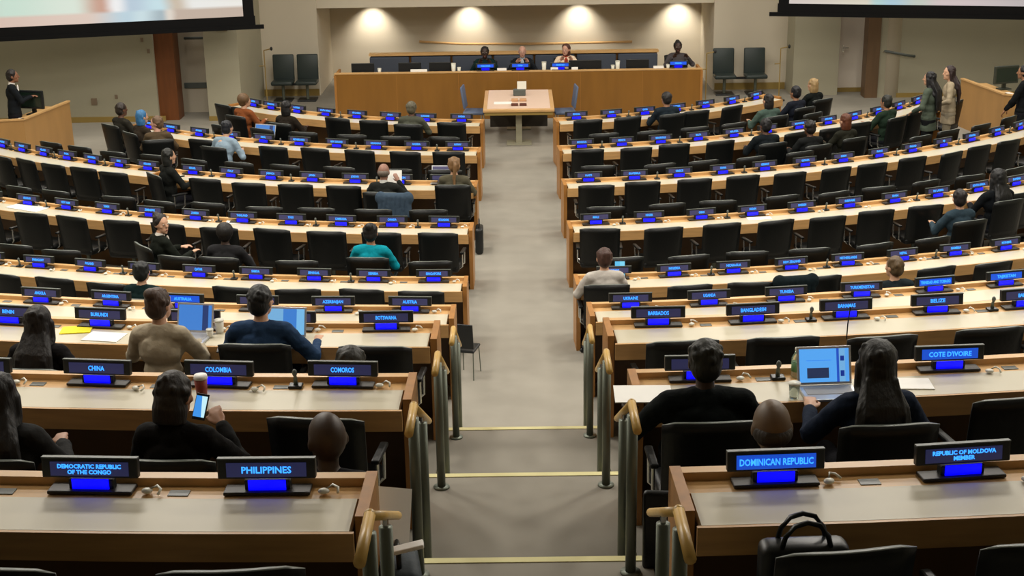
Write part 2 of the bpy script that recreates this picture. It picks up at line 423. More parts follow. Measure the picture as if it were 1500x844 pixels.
def person(loc, rot, label, skin=(150,105,75), hair='short', haircol=(20,16,14), top=(20,22,26), leg=(24,24,30), sw=1.0, turn=0, tilt=0, nod=0,
           hands=((-.17,.36,.80),(.17,.36,.80)), stand=False, lean=.0, shirt=None, fine=False, group=None, collar=None, h=1.13, face=False, curl=.6):
    """a seated (or standing) person facing +Y; the origin is on the floor under the hips"""
    t = thing('person', label, 'person', loc, rot, group)
    sk = mat('skin %d %d %d' % skin, skin, .5, noise=.06, scale=6)
    tp = fabric('cloth %d %d %d' % top, top); lg = fabric('cloth %d %d %d' % leg, leg)
    hr = mat('hair %d %d %d' % haircol, haircol, .55, noise=.35, scale=30, stretch=(1,1,.2), bump=.6)
    b0 = .92 if stand else .50
    V = Vector
    def sp(z, y=0, x=0): return V((x, y+lean*(z-b0), z))       # a point of the leaning spine
    sh = [sp(b0+.50, 0, s*.165*sw) for s in (-1, 1)]
    wr = [V(p) for p in hands]
    el = [elbow(sh[i]+V((( -1, 1)[i]*.015, 0, -.01)), wr[i], .28, .26, V(((-1, 1)[i]*.7, -.25, -.9))) for i in (0, 1)]
    # re-clamp wrists that are out of reach
    for i in (0, 1):
        d = wr[i]-el[i]
        if d.length > .27: wr[i] = el[i]+d.normalized()*.26
    HC = sp(b0+.70, .035)                                      # head centre
    RH = Euler((nod, tilt, turn))
    def hp(x, y, z): q = V((x, y, z+.012))*h; q.rotate(RH); return HC+q
    # --- body
    m = MB()
    m.ell(sp(b0+.02), (.165*sw, .12, .11)); m.ell(sp(b0+.18), (.14*sw, .10, .16)); m.ell(sp(b0+.38), (.165*sw, .112, .18))
    m.tube([sh[0], sp(b0+.52), sh[1]], [.055, .07, .055], 12)
    m.caps([sp(b0+.50, -.01), sp(b0+.62, .02), hp(0, -.01, -.05)], [.06, .052, .052])
    m.ell(hp(0, 0, .02), (.074*h, .092*h, .098*h), 20, 14, RH); m.ell(hp(0, .042, -.052), (.052*h, .05*h, .058*h), 14, 10, RH)
    m.tube([hp(0, .085, .025), hp(0, .113, -.02), hp(0, .085, -.035)], [.009, .016, .01], 8)        # nose
    m.ell(hp(0, .078, .038), (.052, .018, .010), rot=RH)                                               # brow
    m.ell(hp(0, .09, -.058), (.024, .010, .007), rot=RH); m.ell(hp(0, .08, -.095), (.022, .016, .014), rot=RH)
    for s in (-1, 1):
        m.ell(hp(s*.076, -.008, -.002), (.011, .022, .034), rot=RH); m.ell(hp(s*.045, .06, -.015), (.022, .022, .02), rot=RH)
    for i, s in ((0, -1), (1, 1)):
        m.caps([sh[i], el[i], wr[i]], [.05, .038, .024])
        d = (wr[i]-el[i]).normalized(); side = V((1, 0, 0)); side = (side-d*side.dot(d)).normalized(); dn = d.cross(side)
        if dn.z > 0: dn = -dn
        pc = wr[i]+d*.05
        Rm = Matrix((side, d, -dn)).transposed()
        m.ell(pc, (.038, .052, .016), rot=Rm.to_euler())
        m.caps([wr[i], pc], [.024, .018])
        for k, (off, ln) in enumerate(((-.030, .066), (-.010, .078), (.010, .082), (.029, .072))):
            off *= s*-1
            p0 = wr[i]+d*.085+side*off; p1 = p0+d*ln*.45+dn*ln*.12*curl; p2 = p1+(d*(1-.5*curl)+dn*curl).normalized()*ln*.32; p3 = p2+(d*(1-.95*curl)+dn*curl).normalized()*ln*.28
            m.caps([p0, p1, p2, p3], [.0095, .009, .0085, .0075])
        q0 = wr[i]+d*.02-side*s*.028; q1 = q0+d*.035-side*s*.022+dn*.008; q2 = q1+d*.034-side*s*.006+dn*.006
        m.caps([q0, q1, q2], [.012, .0105, .009])
    if stand:
        kn = [V((s*.095*sw, .02, .48)) for s in (-1, 1)]; an = [V((s*.10*sw, 0, .08)) for s in (-1, 1)]
    else:
        kn = [V((s*.13, .44, .52)) for s in (-1, 1)]; an = [V((s*.13, .40, .08)) for s in (-1, 1)]
    hipz = b0 if not stand else b0-.04
    for i, s in ((0, -1), (1, 1)):
        m.caps([V((s*.09, 0, hipz)), kn[i], an[i]], [.078, .052, .036]); m.caps([an[i]+V((0, 0, -.03)), an[i]+V((s*.02, .15, -.045))], [.035, .03])
    bo = m.obj('body', sk, t); remesh(bo, .0085 if fine else .0125, 2)
    # --- clothing
    m = MB(); c = .016
    zb = b0-.06 if not stand else b0-.22
    m.ell(sp(b0+.02), (.165*sw+c, .12+c, .10)); m.ell(sp(b0+.18), (.145*sw+c, .105+c, .18)); m.ell(sp(b0+.38), (.168*sw+c, .115+c, .165))
    if stand: m.tube([sp(zb), sp(b0+.12)], [(.19*sw, .14), (.16*sw, .12)], 16)
    m.tube([sh[0], sp(b0+.515, -.005), sh[1]], [.055+c, .07+c*.4, .055+c], 14)
    m.tube([sp(b0+.50, -.01), sp(b0+.575, .005)], [.085, .062], 14); m.caps([sp(b0+.40, -.01), sp(b0+.50, -.012)], [.10, .086])
    for i in (0, 1):
        m.caps([sh[i], el[i], el[i]+(wr[i]-el[i])*.93], [.052+c, .042+c, .028+c*.8])
        # folds at the elbow and the upper arm
        m.ell(el[i]+V((0, .0, .02)), (.062, .05, .03)); m.ell((sh[i]*.45+el[i]*.55), (.064, .062, .03))
    jo = m.obj('jacket', tp, t); remesh(jo, .011 if fine else .016, 2); crumple(jo)
    m = MB()
    m.ell(V((0, 0, hipz)), (.185*sw, .14, .10))
    for i, s in ((0, -1), (1, 1)): m.caps([V((s*.09, 0, hipz)), kn[i], an[i]+V((0, 0, .02))], [.092, .066, .052])
    to = m.obj('trousers', lg, t); remesh(to, .016, 2)
    for i, s in ((0, -1), (1, 1)):
        m = MB(); m.caps([an[i]+V((0, -.03, -.035)), an[i]+V((s*.02, .16, -.043))], [.045, .036]); m.box(an[i]+V((s*.01, .06, -.072)), (.085, .27, .016), bev=.005)
        m.obj('shoe', plastic, t, True)
    if shirt:
        m = MB(); m.tube([sp(b0+.55, .0), sp(b0+.60, .015)], [.066, .06], 16, cap=False); m.ell(sp(b0+.44, .108), (.045, .022, .11))
        o = m.obj('shirt', fabric('cloth %d %d %d' % shirt, shirt), t, True)
    if fine or collar:
        m = MB()
        for k in range(17):
            a = PI+PI*(k-8)/8*.72-PI/2
            m.ell(sp(b0+.548, .0)+V((math.cos(a)*.075, math.sin(a)*.075, .012*abs(k-8)/-8)), (.024, .022, .026), 8, 6)
        o = m.obj('collar', tp, t); remesh(o, .009, 3)
    # --- hair
    if hair != 'bald':
        m = MB()
        if hair != 'fringe':
            m.ell(hp(0, -.012, .038), (.083*h, .090*h, .092*h), 22, 14, RH); m.ell(hp(0, -.035, -.01), (.077*h, .070*h, .078*h), 18, 12, RH)
            for k in range(26):
                a = random.uniform(0, 2*PI); zz = random.uniform(-.02, .1); rr = math.sqrt(max(.05, 1-((zz-.038)/.092)**2))
                m.ell(hp(math.cos(a)*.078*rr, -.015+math.sin(a)*.083*rr*(.95 if math.sin(a) < 0 else .75), zz), (.02, .02, .025), 8, 6)
        else:
            m.ell(hp(0, -.016, -.008), (.080*h, .086*h, .058*h), 22, 14, RH)
        if hair in ('long', 'longwide'):
            w = 1.5 if hair == 'longwide' else 1
            m.tube([hp(0, -.03, .07), hp(0, -.055, -.06), sp(b0+.52, -.12), sp(b0+.34, -.165), sp(b0+.17, -.16)], [(.08, .07), (.098, .065), (.10*w, .055), (.115*w, .045), (.09*w, .025)], 16)
            for s in (-1, 1): m.caps([hp(s*.07, 0, .0), hp(s*.075, -.01, -.1), sp(b0+.44, -.10, s*.09)], [.035, .032, .03])
            for k in range(9):
                x = (k-4)*.024; m.caps([hp(x*.7, -.09, -.04), sp(b0+.5, -.165, x*1.1), sp(b0+.16-abs(x)*.6, -.18, x*1.2)], [.012, .013, .008])
        if hair == 'bun':
            m.ell(hp(0, -.075, .10), (.055, .05, .05), 14, 10); m.caps([hp(0, -.07, .06), hp(0, -.075, .1)], [.035, .03])
        if hair == 'pony':
            m.caps([hp(0, -.085, .07), hp(.005, -.125, .03), sp(b0+.55, -.12, .01), sp(b0+.40, -.15, .02)], [.026, .03, .026, .014])
        if hair == 'afro': m.ell(hp(0, -.02, .04), (.112, .118, .115), 20, 14, RH)
        if hair == 'bob':
            m.tube([hp(0, -.02, .05), hp(0, -.03, -.05), hp(0, -.03, -.12)], [(.08, .085), (.095, .085), (.09, .07)], 16)
        o = m.obj('hair', hr, t); remesh(o, .0075 if fine else .011, 2)
    if hair == 'scarf': pass
    if face or abs(turn) > 1.2:
        for s in (-1, 1):
            m = MB(); m.ell(hp(s*.031, .083, .012), (.012, .008, .007), rot=RH); m.mi = 1; m.ell(hp(s*.031, .0895, .012), (.006, .004, .006), rot=RH); m.obj('eye', [white_p, plastic], t, True)
        m = MB(); m.ell(hp(0, .098, -.058), (.021, .006, .006), rot=RH); m.obj('mouth', mat('lips', (130,70,60), .5), t, True)
    return t
def seat_person(u, v, row, label, hh=1.19, facing=None, rank=1, **k):
    """person whose head centre is at pixel u, v; takes the nearest free chair of the row along"""
    cy, R, fz = ROWS[row]
    H = at(u, v, fz+hh)
    th = math.atan2(H.x-XC, cy-H.y) if facing is None else facing
    f = Vector((-math.sin(th), math.cos(th), 0))
    lean = k.get('lean', 0)
    p = H-f*(.035+lean*.70); p.z = fz
    t = person(p, th, label, **k)
    D = CHAIR1 if rank == 1 else CHAIR2
    best = min((q for q in D if q[0] == row), key=lambda q: (D[q][0]-p).length)
    d = (D[best][0]-p).length
    USED = USED1 if rank == 1 else USED2; SAT.append(p.copy())
    if d < 1.0 and best not in USED: D[best] = (p+f*.03, th); USED.add(best)
    else: LATER.append((chair_at, (p+f*.03, th, 'black chair under the '+label[:200].split(' with')[0].split(' in')[0]+' at %d %s' % (0, row) if 0 else 'black chair occupied by the '+' '.join(label.split()[:9]))))
    print('PERSON', label[:40], 'row', row, 'r off %.2f' % (math.hypot(p.x-XC, cy-p.y)-R), 'xy %.2f %.2f' % (p.x, p.y), 'chair d %.2f' % d)
    return t, p, th
USED1, USED2, SAT, SKIPPED = set(), set(), [], []
BRN = (96,62,42); DRK = (58,38,28); LGT = (205,160,130); MID = (160,115,85)
P = seat_person
# --- near rows
P(255, 585, 'B', 'person with dark hair and black jacket looking at a phone beside a red cup', fine=True, hair='bob', haircol=(32,26,20), top=(18,17,16), skin=MID, hh=1.2, turn=-.35, nod=-.2, sw=.95, hands=((-.12,.34,.84),(.16,.33,.93)), curl=.9)
P(480, 650, 'B', 'person seen as a dark head behind the nameplate by the aisle', rank=2, hair='bald', skin=(62,46,34), top=(20,20,24), hh=1.2, h=1.24, turn=.5, hands=((-.12,.2,.6),(.12,.2,.6)))
P(0, 585, 'B', 'person with long black hair and dark coat at the frame edge', fine=False, hair='longwide', haircol=(22,20,20), top=(40,40,40), skin=MID, hh=1.2)
P(58, 478, 'C', 'person with long black hair and black clothes beside a yellow folder', fine=True, hair='longwide', haircol=(22,16,14), top=(17,15,17), skin=MID, hands=((-.17,.3,.8),(.32,.2,.82)), lean=.05)
P(233, 452, 'C', 'person in a beige blazer with brown hair tied in a bun using a laptop', fine=True, hair='bun', haircol=(70,50,36), top=(172,160,138), leg=(30,30,34), skin=LGT, turn=-.3, sw=.95)
P(382, 447, 'C', 'person in a navy suit with short black hair at a silver laptop', fine=True, hair='short', haircol=(22,24,26), top=(40,62,92), leg=(30,40,60), skin=LGT, turn=-.25, sw=1.16, hands=((-.22,.36,.8),(.36,.30,.8)))
P(515, 540, 'C', 'person whose dark crown shows above the nameplate by the aisle', rank=2, hair='short', haircol=(38,38,32), top=(24,26,28), skin=DRK, hands=((-.12,.2,.6),(.12,.2,.6)))
P(1033, 525, 'B', 'broad person in a black suit with very short black hair', fine=True, hair='short', haircol=(26,28,20), top=(14,20,20), leg=(14,16,18), skin=DRK, sw=1.28, hh=1.24, hands=((-.38,.34,.8),(.30,.34,.8)), h=1.14)
P(1284, 528, 'B', 'person with very long black hair typing on a laptop', fine=True, hair='longwide', haircol=(18,18,14), top=(28,38,56), leg=(20,20,24), skin=LGT, sw=1.0, hh=1.24, hands=((-.26,.36,.83),(.24,.30,.8)), h=1.2)
P(1130, 632, 'B', 'person with a bald brown head behind the dominant lit nameplate', rank=2, hair='fringe', haircol=(44,36,28), top=(20,24,22), skin=(104,84,64), hh=1.2, h=1.26, hands=((-.12,.2,.6),(.12,.2,.6)))
# --- fifth row and beyond, left
P(208, 402, 'E', 'person with black hair and dark green top between two fifth row nameplates', hair='short', haircol=(14,18,18), top=(14,34,34), skin=LGT)
P(236, 331, 'F', 'person with dark hair, black jacket and white blouse looking sideways', hair='bun', haircol=(30,22,18), top=(22,26,20), shirt=(220,215,205), skin=LGT, turn=-1.3, facing=-.9, rank=2)
P(330, 345, 'F', 'person with black hair in a charcoal suit', rank=2, hair='afro', haircol=(16,14,14), top=(36,36,38), skin=DRK, sw=1.1, turn=.2)
P(543, 345, 'F', 'person in a teal top with black hair', rank=2, hair='bun', haircol=(14,14,16), top=(10,146,164), skin=MID, sw=1.05)
P(562, 255, 'G', 'person with grey hair in a dark suit reading a white sheet', hair='fringe', haircol=(120,108,96), top=(34,36,34), shirt=(200,200,196), skin=(150,110,92), nod=-.2, hands=((-.15,.30,.80),(.17,.30,1.02)))
P(665, 245, 'G', 'person with a fair ponytail and grey-green jacket', hair='pony', haircol=(132,98,60), top=(88,84,68), skin=LGT, turn=.2)
P(247, 232, 'G', 'person with dark hair and black cardigan turned on a chair at the desk gap', hair='bob', haircol=(24,26,22), top=(24,26,24), skin=LGT, facing=-.9)
P(333, 190, 'H', 'person in a pale blue shirt leaning over a laptop', hair='short', haircol=(20,24,34), top=(140,160,176), leg=(30,40,46), skin=LGT, lean=.25, sw=1.05)
P(603, 161, 'I', 'person with greying hair and khaki grey suit', hair='short', haircol=(100,94,74), top=(78,80,68), skin=BRN, sw=1.1)
P(420, 160, 'I', 'person with black hair and dark brown coat', hair='bob', haircol=(20,18,20), top=(38,32,26), skin=BRN)
P(358, 150, 'I', 'person in a rust-brown patterned top with curly fair hair', hair='afro', haircol=(112,84,54), top=(130,74,40), skin=LGT, turn=-.4)
P(178, 163, 'H', 'person with brown hair and heavy dark brown coat', hair='short', haircol=(44,34,26), top=(42,40,34), skin=BRN, facing=-.7)
t, p, th = P(208, 174, 'H', 'person wearing a bright blue and white headscarf', hair='none' if 0 else 'bob', haircol=(56,120,172), top=(52,44,36), skin=LGT, facing=-.8)
P(230, 183, 'H', 'person with a pale face and brown jacket turned towards the neighbours', hair='short', haircol=(110,84,60), top=(84,70,52), skin=(210,160,140), facing=.2, turn=1.3)
# --- right
P(885, 382, 'E', 'person with brown hair in a pale grey jacket holding a tablet', hair='short', haircol=(74,46,36), top=(192,186,178), skin=LGT, hands=((-.20,.33,.8),(.14,.34,.9)), sw=1.05)
P(1310, 395, 'E', 'person with light brown hair in a dark suit', hair='short', haircol=(98,78,50), top=(28,38,42), skin=LGT, turn=.35, sw=1.05)
P(1405, 294, 'F', 'person with black hair in a slate blue jacket', rank=2, hair='short', haircol=(26,20,20), top=(44,60,70), skin=LGT, turn=-.3, sw=1.05)
P(1462, 250, 'F', 'large person in black with white badge by the frame edge', hair='longwide', haircol=(12,14,16), top=(14,18,22), skin=MID, sw=1.3, hh=1.35, h=1.35)
P(976, 147, 'I', 'person with dark hair in a navy coat at the first row', hair='short', haircol=(32,28,26), top=(30,40,48), skin=MID, sw=1.15)
P(1125, 150, 'I', 'person with dark hair and grey-green coat at the end of the first row', rank=2, hair='bob', haircol=(30,26,24), top=(70,88,80), skin=LGT, sw=1.15, facing=.5)
P(1165, 138, 'I', 'person with black hair and dark jacket beside the blond visitor', hair='short', haircol=(16,16,22), top=(26,30,40), skin=MID, facing=.6)
P(1191, 120, 'I', 'person with blond hair and black coat in the front corner', hair='bob', haircol=(172,142,96), top=(18,22,20), skin=LGT, hh=1.28, facing=.6)
P(1121, 187, 'H', 'person with black hair bent over the second row desk', hair='short', haircol=(18,18,22), top=(22,28,32), skin=BRN, sw=1.2)
P(1186, 190, 'H', 'person with black hair and dark jacket behind the second row', rank=2, hair='short', haircol=(20,14,14), top=(22,24,24), skin=BRN, sw=1.15)
P(1238, 180, 'H', 'person with auburn hair and black top', rank=2, hair='bob', haircol=(96,48,24), top=(34,34,26), skin=LGT)
P(1298, 152, 'H', 'person with short dark hair in a dark green jacket', hair='short', haircol=(26,28,20), top=(34,50,38), skin=MID, sw=1.15)
def stand_person(u, v, hh, label, facing, floor=0, **k):
    H = at(u, v, floor+hh); f = Vector((-math.sin(facing), math.cos(facing), 0)); p = H-f*.035; p.z = floor
    SAT.append(p.copy())
    return person(p, facing, label, stand=True, **k), p
stand_person(1362, 117, 1.62, 'standing person with long black hair and grey-green coat', .9, hair='long', haircol=(18,16,20), top=(78,88,76), leg=(22,24,26), skin=LGT, hands=((-.2,.22,1.05),(.22,.2,1.02)))
stand_person(1391, 105, 1.66, 'standing person with dark brown hair and beige coat', 1.3, hair='long', haircol=(44,26,26), top=(166,152,128), leg=(150,140,120), skin=LGT, turn=.4, hands=((-.2,.22,1.05),(.22,.2,1.05)))
# booth people
stand_person(18, 113, 1.62, 'person in a dark suit and white shirt clapping in the corner booth', -1.2, hair='short', haircol=(30,22,20), top=(22,26,30), shirt=(230,225,220), skin=(140,96,72), hands=((-.04,.34,1.22),(.04,.34,1.22)))
stand_person(1499, 117, 1.5, 'person with black hair at the corner booth by the frame edge', 1.0, hair='short', haircol=(12,12,14), top=(20,22,24), skin=MID)
# podium (facing the hall)
def dais_person(u, v, label, **k):
    H = at(u, v, 1.26); th = PI+k.pop('dth', 0)
    p = Vector((H.x, H.y+.035, 0)); print('DAIS', label[:20], p)
    o = person(p, th, label, face=True, **k); chair_at(p+Vector((0, .03, 0)), th, 'black chair of the '+label.split(' at the')[0].replace('person', 'person', 1)[:60], 'podium chairs'); return o
dais_person(710, 74, 'dark-skinned person in a dark green and black outfit at the podium', hair='short', haircol=(14,12,12), skin=(60,40,32), top=(14,38,38), hands=((-.14,.3,1.02),(.14,.3,1.02)))
dais_person(765, 73, 'white-haired person in a dark suit at the podium', hair='fringe', haircol=(190,180,170), skin=(196,150,130), top=(24,28,34), shirt=(176,190,200), hands=((-.14,.3,1.02),(.14,.3,1.02)))
dais_person(829, 70, 'brown-haired person in a cream jacket over red at the podium', hair='bob', haircol=(88,50,38), skin=(206,158,136), top=(236,212,184), shirt=(170,70,54), turn=-.4, hands=((-.14,.3,1.02),(.14,.3,1.02)))
dais_person(993, 66, 'dark-skinned person in a grey patterned top at the podium end', hair='bun', haircol=(18,14,14), skin=(66,44,36), top=(76,72,74), hands=((-.2,.3,1.02),(.14,.3,1.02)))
# ------------------------------------------------------------------ place plates, earpieces, microphones, chairs
for f, a in LATER: f(*a)

LOW = min(CHAIR1, key=lambda q: (CHAIR1[q][0]-Vector((-2.72, 10.02, 1.54))).length)
for D, nm in ((CHAIR1, 'black desk chair'), (CHAIR2, 'black second-rank chair')):
    for (row, side, i), (p, th) in D.items():
        if D is CHAIR2 and row == 'I' and i > 5: continue
        p = Vector((p.x, p.y, ROWS[row][2]))
        if (row, side, i) not in (USED1 if D is CHAIR1 else USED2):
            if any((c-p).length < .46 for c in SAT) or any((o.location-p).length < .47 for o in chairs): SKIPPED.append((row, side, i)); continue
        o = chair_at(p, th, '%s, %s' % (nm, slot(row, side, i)))
        if D is CHAIR1 and (row, side, i) == LOW: o.scale = (.9, .9, .72)
# ------------------------------------------------------------------ floor, tiers, stairs
m = MB(); m.box((0, 20, -.05), (27, 34, .1)); struct(m.obj('floor', carpet))
AEND = 13.0
for row, nxt in (('D', 'C'), ('C', 'B'), ('B', 'A'), ('A', None)):
    cy, R, fz = ROWS[row]
    R2 = ROWS[nxt][1]-.14+(cy-ROWS[nxt][0])*0 if nxt else R+5.2
    prev = {'D': 0, 'C': .75, 'B': 1.54, 'A': 2.10}[row]
    for sg in (-1, 1):
        m = MB(); arcslab(m, row, 0, sg*math.asin(min(.95, 12.9/(R-.14))), R-.14, R2+.02, -fz, 0, x0=sg*(AISLE+.005)); struct(m.obj('floor_tier', carpet))
m = MB()
def flight(top, ztop, zbot):
    n = max(1, round((ztop-zbot)/.172)); h = (ztop-zbot)/n
    for i in range(n):       # i = 0 is the landing itself
        z = ztop-i*h
        y1 = top+.28*i; y0 = top+.28*(i-1) if i else None
        yield z, y0, y1, h
FL = [(10.52, 1.54, 0), (8.50, 2.10, 1.54), (6.50, 2.58, 2.10), (4.45, 3.02, 2.58)]
for k, (top, zt, zb) in enumerate(FL):
    back = FL[k+1][0] if k+1 < len(FL) else 2.5
    nn = 0
    for z, y0, y1, h in flight(top, zt, zb):
        m.mi = 0
        if y0 is None: m.box((0, (back+y1)/2, (z+0)/2), (AISLE*2, y1-back, z))
        else: m.box((0, (y0+y1)/2, z/2), (AISLE*2, y1-y0, z))
        m.mi = 1; m.box((0, y1-.028, z+.002), (AISLE*2-.02, .05, .006))
struct(m.obj('floor_stairs', [carpet, nosing]))
# ------------------------------------------------------------------ handrails
def rail(sg, ytop, z, dz, lab):
    x = sg*.53
    t = thing('handrail', lab, 'handrail', (x, ytop, z), 0, 'handrails along the aisle steps')
    for yy, zz in ((-.12, 0), (.42, -dz if dz < .6 else -.34)):
        m = MB(); m.cyl((0, yy), .027, zz, .86 if yy < 0 else .60, 12); m.cyl((0, yy), .052, zz, zz+.012, 16); m.obj('post', metal, t, True)
    m = MB(); m.tube([(0, -.40, .90), (0, -.06, .90)], .021, 10); m.tube([(0, -.07, .90), (0, .90, .40)], .019, 10); m.ell((0, -.065, .9), (.022, .025, .022)); m.obj('rail', brass, t, True)
    for q in ((0, -.12, .85, .888), (0, .42, .59, .655)): m = MB(); m.tube([(0, q[1], q[2]), (0, q[1], q[3])], .012, 8); m.obj('bracket', chrome, t)
for k, (ytop, z, dz) in enumerate(((10.45, 1.54, 1.54), (8.42, 2.10, .56), (6.45, 2.58, .48), (4.45, 3.02, .44))):
    for sg in (-1, 1):
        rail(sg, ytop, z, dz, '%s handrail up the aisle on the %s side, golden wood on steel posts' % (ORD[k], 'left' if sg < 0 else 'right'))
# ------------------------------------------------------------------ room shell
HH = 7.6
def wallbox(name, x0, x1, y0, y1, z0=0, z1=HH, m_=wall_m):
    m = MB(); m.box(((x0+x1)/2, (y0+y1)/2, (z0+z1)/2), (x1-x0, y1-y0, z1-z0)); return struct(m.obj(name, m_))
wallbox('wall_left', -13.3, -13, -3, 37); wallbox('wall_right', 13, 13.3, -3, 37); wallbox('wall_back', -13.3, 13.3, -3.2, -3, 0, 9)
wallbox('wall_front', -4.75, 4.65, 36.3, 36.5, 0, HH, wall_g)           # behind the podium
wallbox('wall_front_bulkhead', -4.75, 4.65, 33.95, 36.3, 2.06, HH, wall_g)
wallbox('wall_front_left', -6.25, -4.75, 33.9, 36.5, 0, HH, wall_g); wallbox('wall_front_right', 4.65, 6.9, 33.9, 36.5, 0, HH, wall_g)
wallbox('wall_corner_left', -6.84, -6.1, 31.0, 34.2); 
wallbox('wall_recess_left', -8.3, -6.8, 32.0, 32.2, 0, HH, wall_g)
wallbox('wall_side_left', -13, -7.95, 31.0, 31.3)
wallbox('wall_corner_right', 6.4, 7.45, 33.0, 34.1)
wallbox('wall_recess_right', 7.3, 9.0, 33.45, 33.65, 0, HH, wall_g)
wallbox('wall_side_right', 8.26, 13, 32.6, 32.9)
m = MB(); m.box((-7.74, 31.35, HH/2), (.42, .5, HH)); struct(m.obj('trim_1', col_wood))
m = MB(); m.box((8.13, 32.75, HH/2), (.29, .4, HH)); struct(m.obj('trim_2', mat('column wood light', (112,86,60), .45, noise=.25, scale=4, stretch=(3,3,.3))))
for i, (x0, x1, y, zz) in enumerate(((-6.1, -4.78, 33.88, .16), (4.7, 6.38, 33.88, .16), (-12.9, -7.8, 30.98, .12), (-6.84, -6.12, 30.98, .10), (7.46, 8.3, 33.37, .10), (8.65, 12.9, 32.58, .1))):
    m = MB(); m.box(((x0+x1)/2, y, zz/2), (x1-x0, .03, zz)); struct(m.obj('baseboard_%s' % ('left' if i in (0, 2, 3) else 'right'), base_m))
# door in the right recess
m = MB(); m.box((7.95, 33.42, 1.1), (.94, .05, 2.2)); d = struct(m.obj('door_1', mat('pale door', (226,214,198), .6)))
m = MB(); m.box((7.62, 33.38, 1.02), (.05, .05, .16)); m.tube([(7.62, 33.36, 1.04), (7.74, 33.36, 1.04)], .012, 8); m.obj('door_handle', chrome, d)
m = MB(); m.box((7.44, 33.40, 1.12), (.07, .09, 2.3)); m.box((8.45, 33.40, 1.12), (.07, .09, 2.3)); m.box((7.95, 33.40, 2.28), (1.08, .09, .07)); m.obj('door_frame', wall_g, d)
# recess details on the left: rails and a dado
m = MB(); m.box((-7.2, 31.97, .62), (.72, .05, .12)); tag(m.obj('wall_ledge', plastic_edge), 'dark ledge across the pale recess behind the wooden column', 'ledge')
def wallrail(pts, lab):
    t = thing('wall_handrail', lab, 'handrail', pts[0])
    o = Vector(pts[0]); m = MB(); m.tube([Vector(p)-o for p in pts], .03, 10); m.obj('rail', plastic_edge, t, True)
    for p in pts: m = MB(); q = Vector(p)-o; m.tube([q, q+Vector((0, .12, -.05))], .014, 8); m.obj('bracket', chrome, t)
wallrail([(-7.45, 31.85, 1.70), (-6.95, 31.85, 1.70)], 'short dark handrail in the recess by the wooden column')
wallrail([(8.35, 32.42, 1.10), (8.85, 32.42, 1.0), (9.05, 32.42, .97)], 'wooden-toned handrail sloping beside the right column')
m = MB(); m.tube([(8.6, 32.75, 0), (8.6, 32.75, HH)], .22, 20); struct(m.obj('trim_3', wall_g, None, True))
# signs and sockets on the left wall
p = at(319, 83, 1.0)
m = MB(); m.box((-6.42, 30.985, 2.02), (.25, .02, .11)); tag(m.obj('wall_plaque', mat('brown plaque', (96,84,60), .5)), 'small brown plaque on the pale wall by the recess', 'sign')
m = MB(); m.box((-9.35, 30.985, .46), (.13, .02, .15), bev=.004); tag(m.obj('wall_socket', mat('taupe socket', (128,110,90), .5)), 'square taupe socket plate low on the left wall', 'socket')
for x, z in ((-8.17, 1.80), (-8.05, 1.55), (-8.85, .56)):
    m = MB(); m.box((x, 30.985, z), (.06, .02, .09), bev=.004); tag(m.obj('wall_switch', mat('taupe socket', (128,110,90), .5)), 'small switch plate on the left wall %s' % ('at head height' if z > 1.7 else 'at chest height' if z > 1 else 'near the socket'), 'switch')
m = MB(); m.box((0, 16, HH+.6), (26.6, 40, .2)); struct(m.obj('ceiling', ceil_m))
for sx, n in ((-1, 'left'), (1, 'right')): wallbox('wall_upper_'+n, *( (-13.3, -13) if sx < 0 else (13, 13.3)), -3, 37, HH, HH+.6)
wallbox('wall_front_upper', -13, 13, 33.9, 36.5, HH, HH+.6)
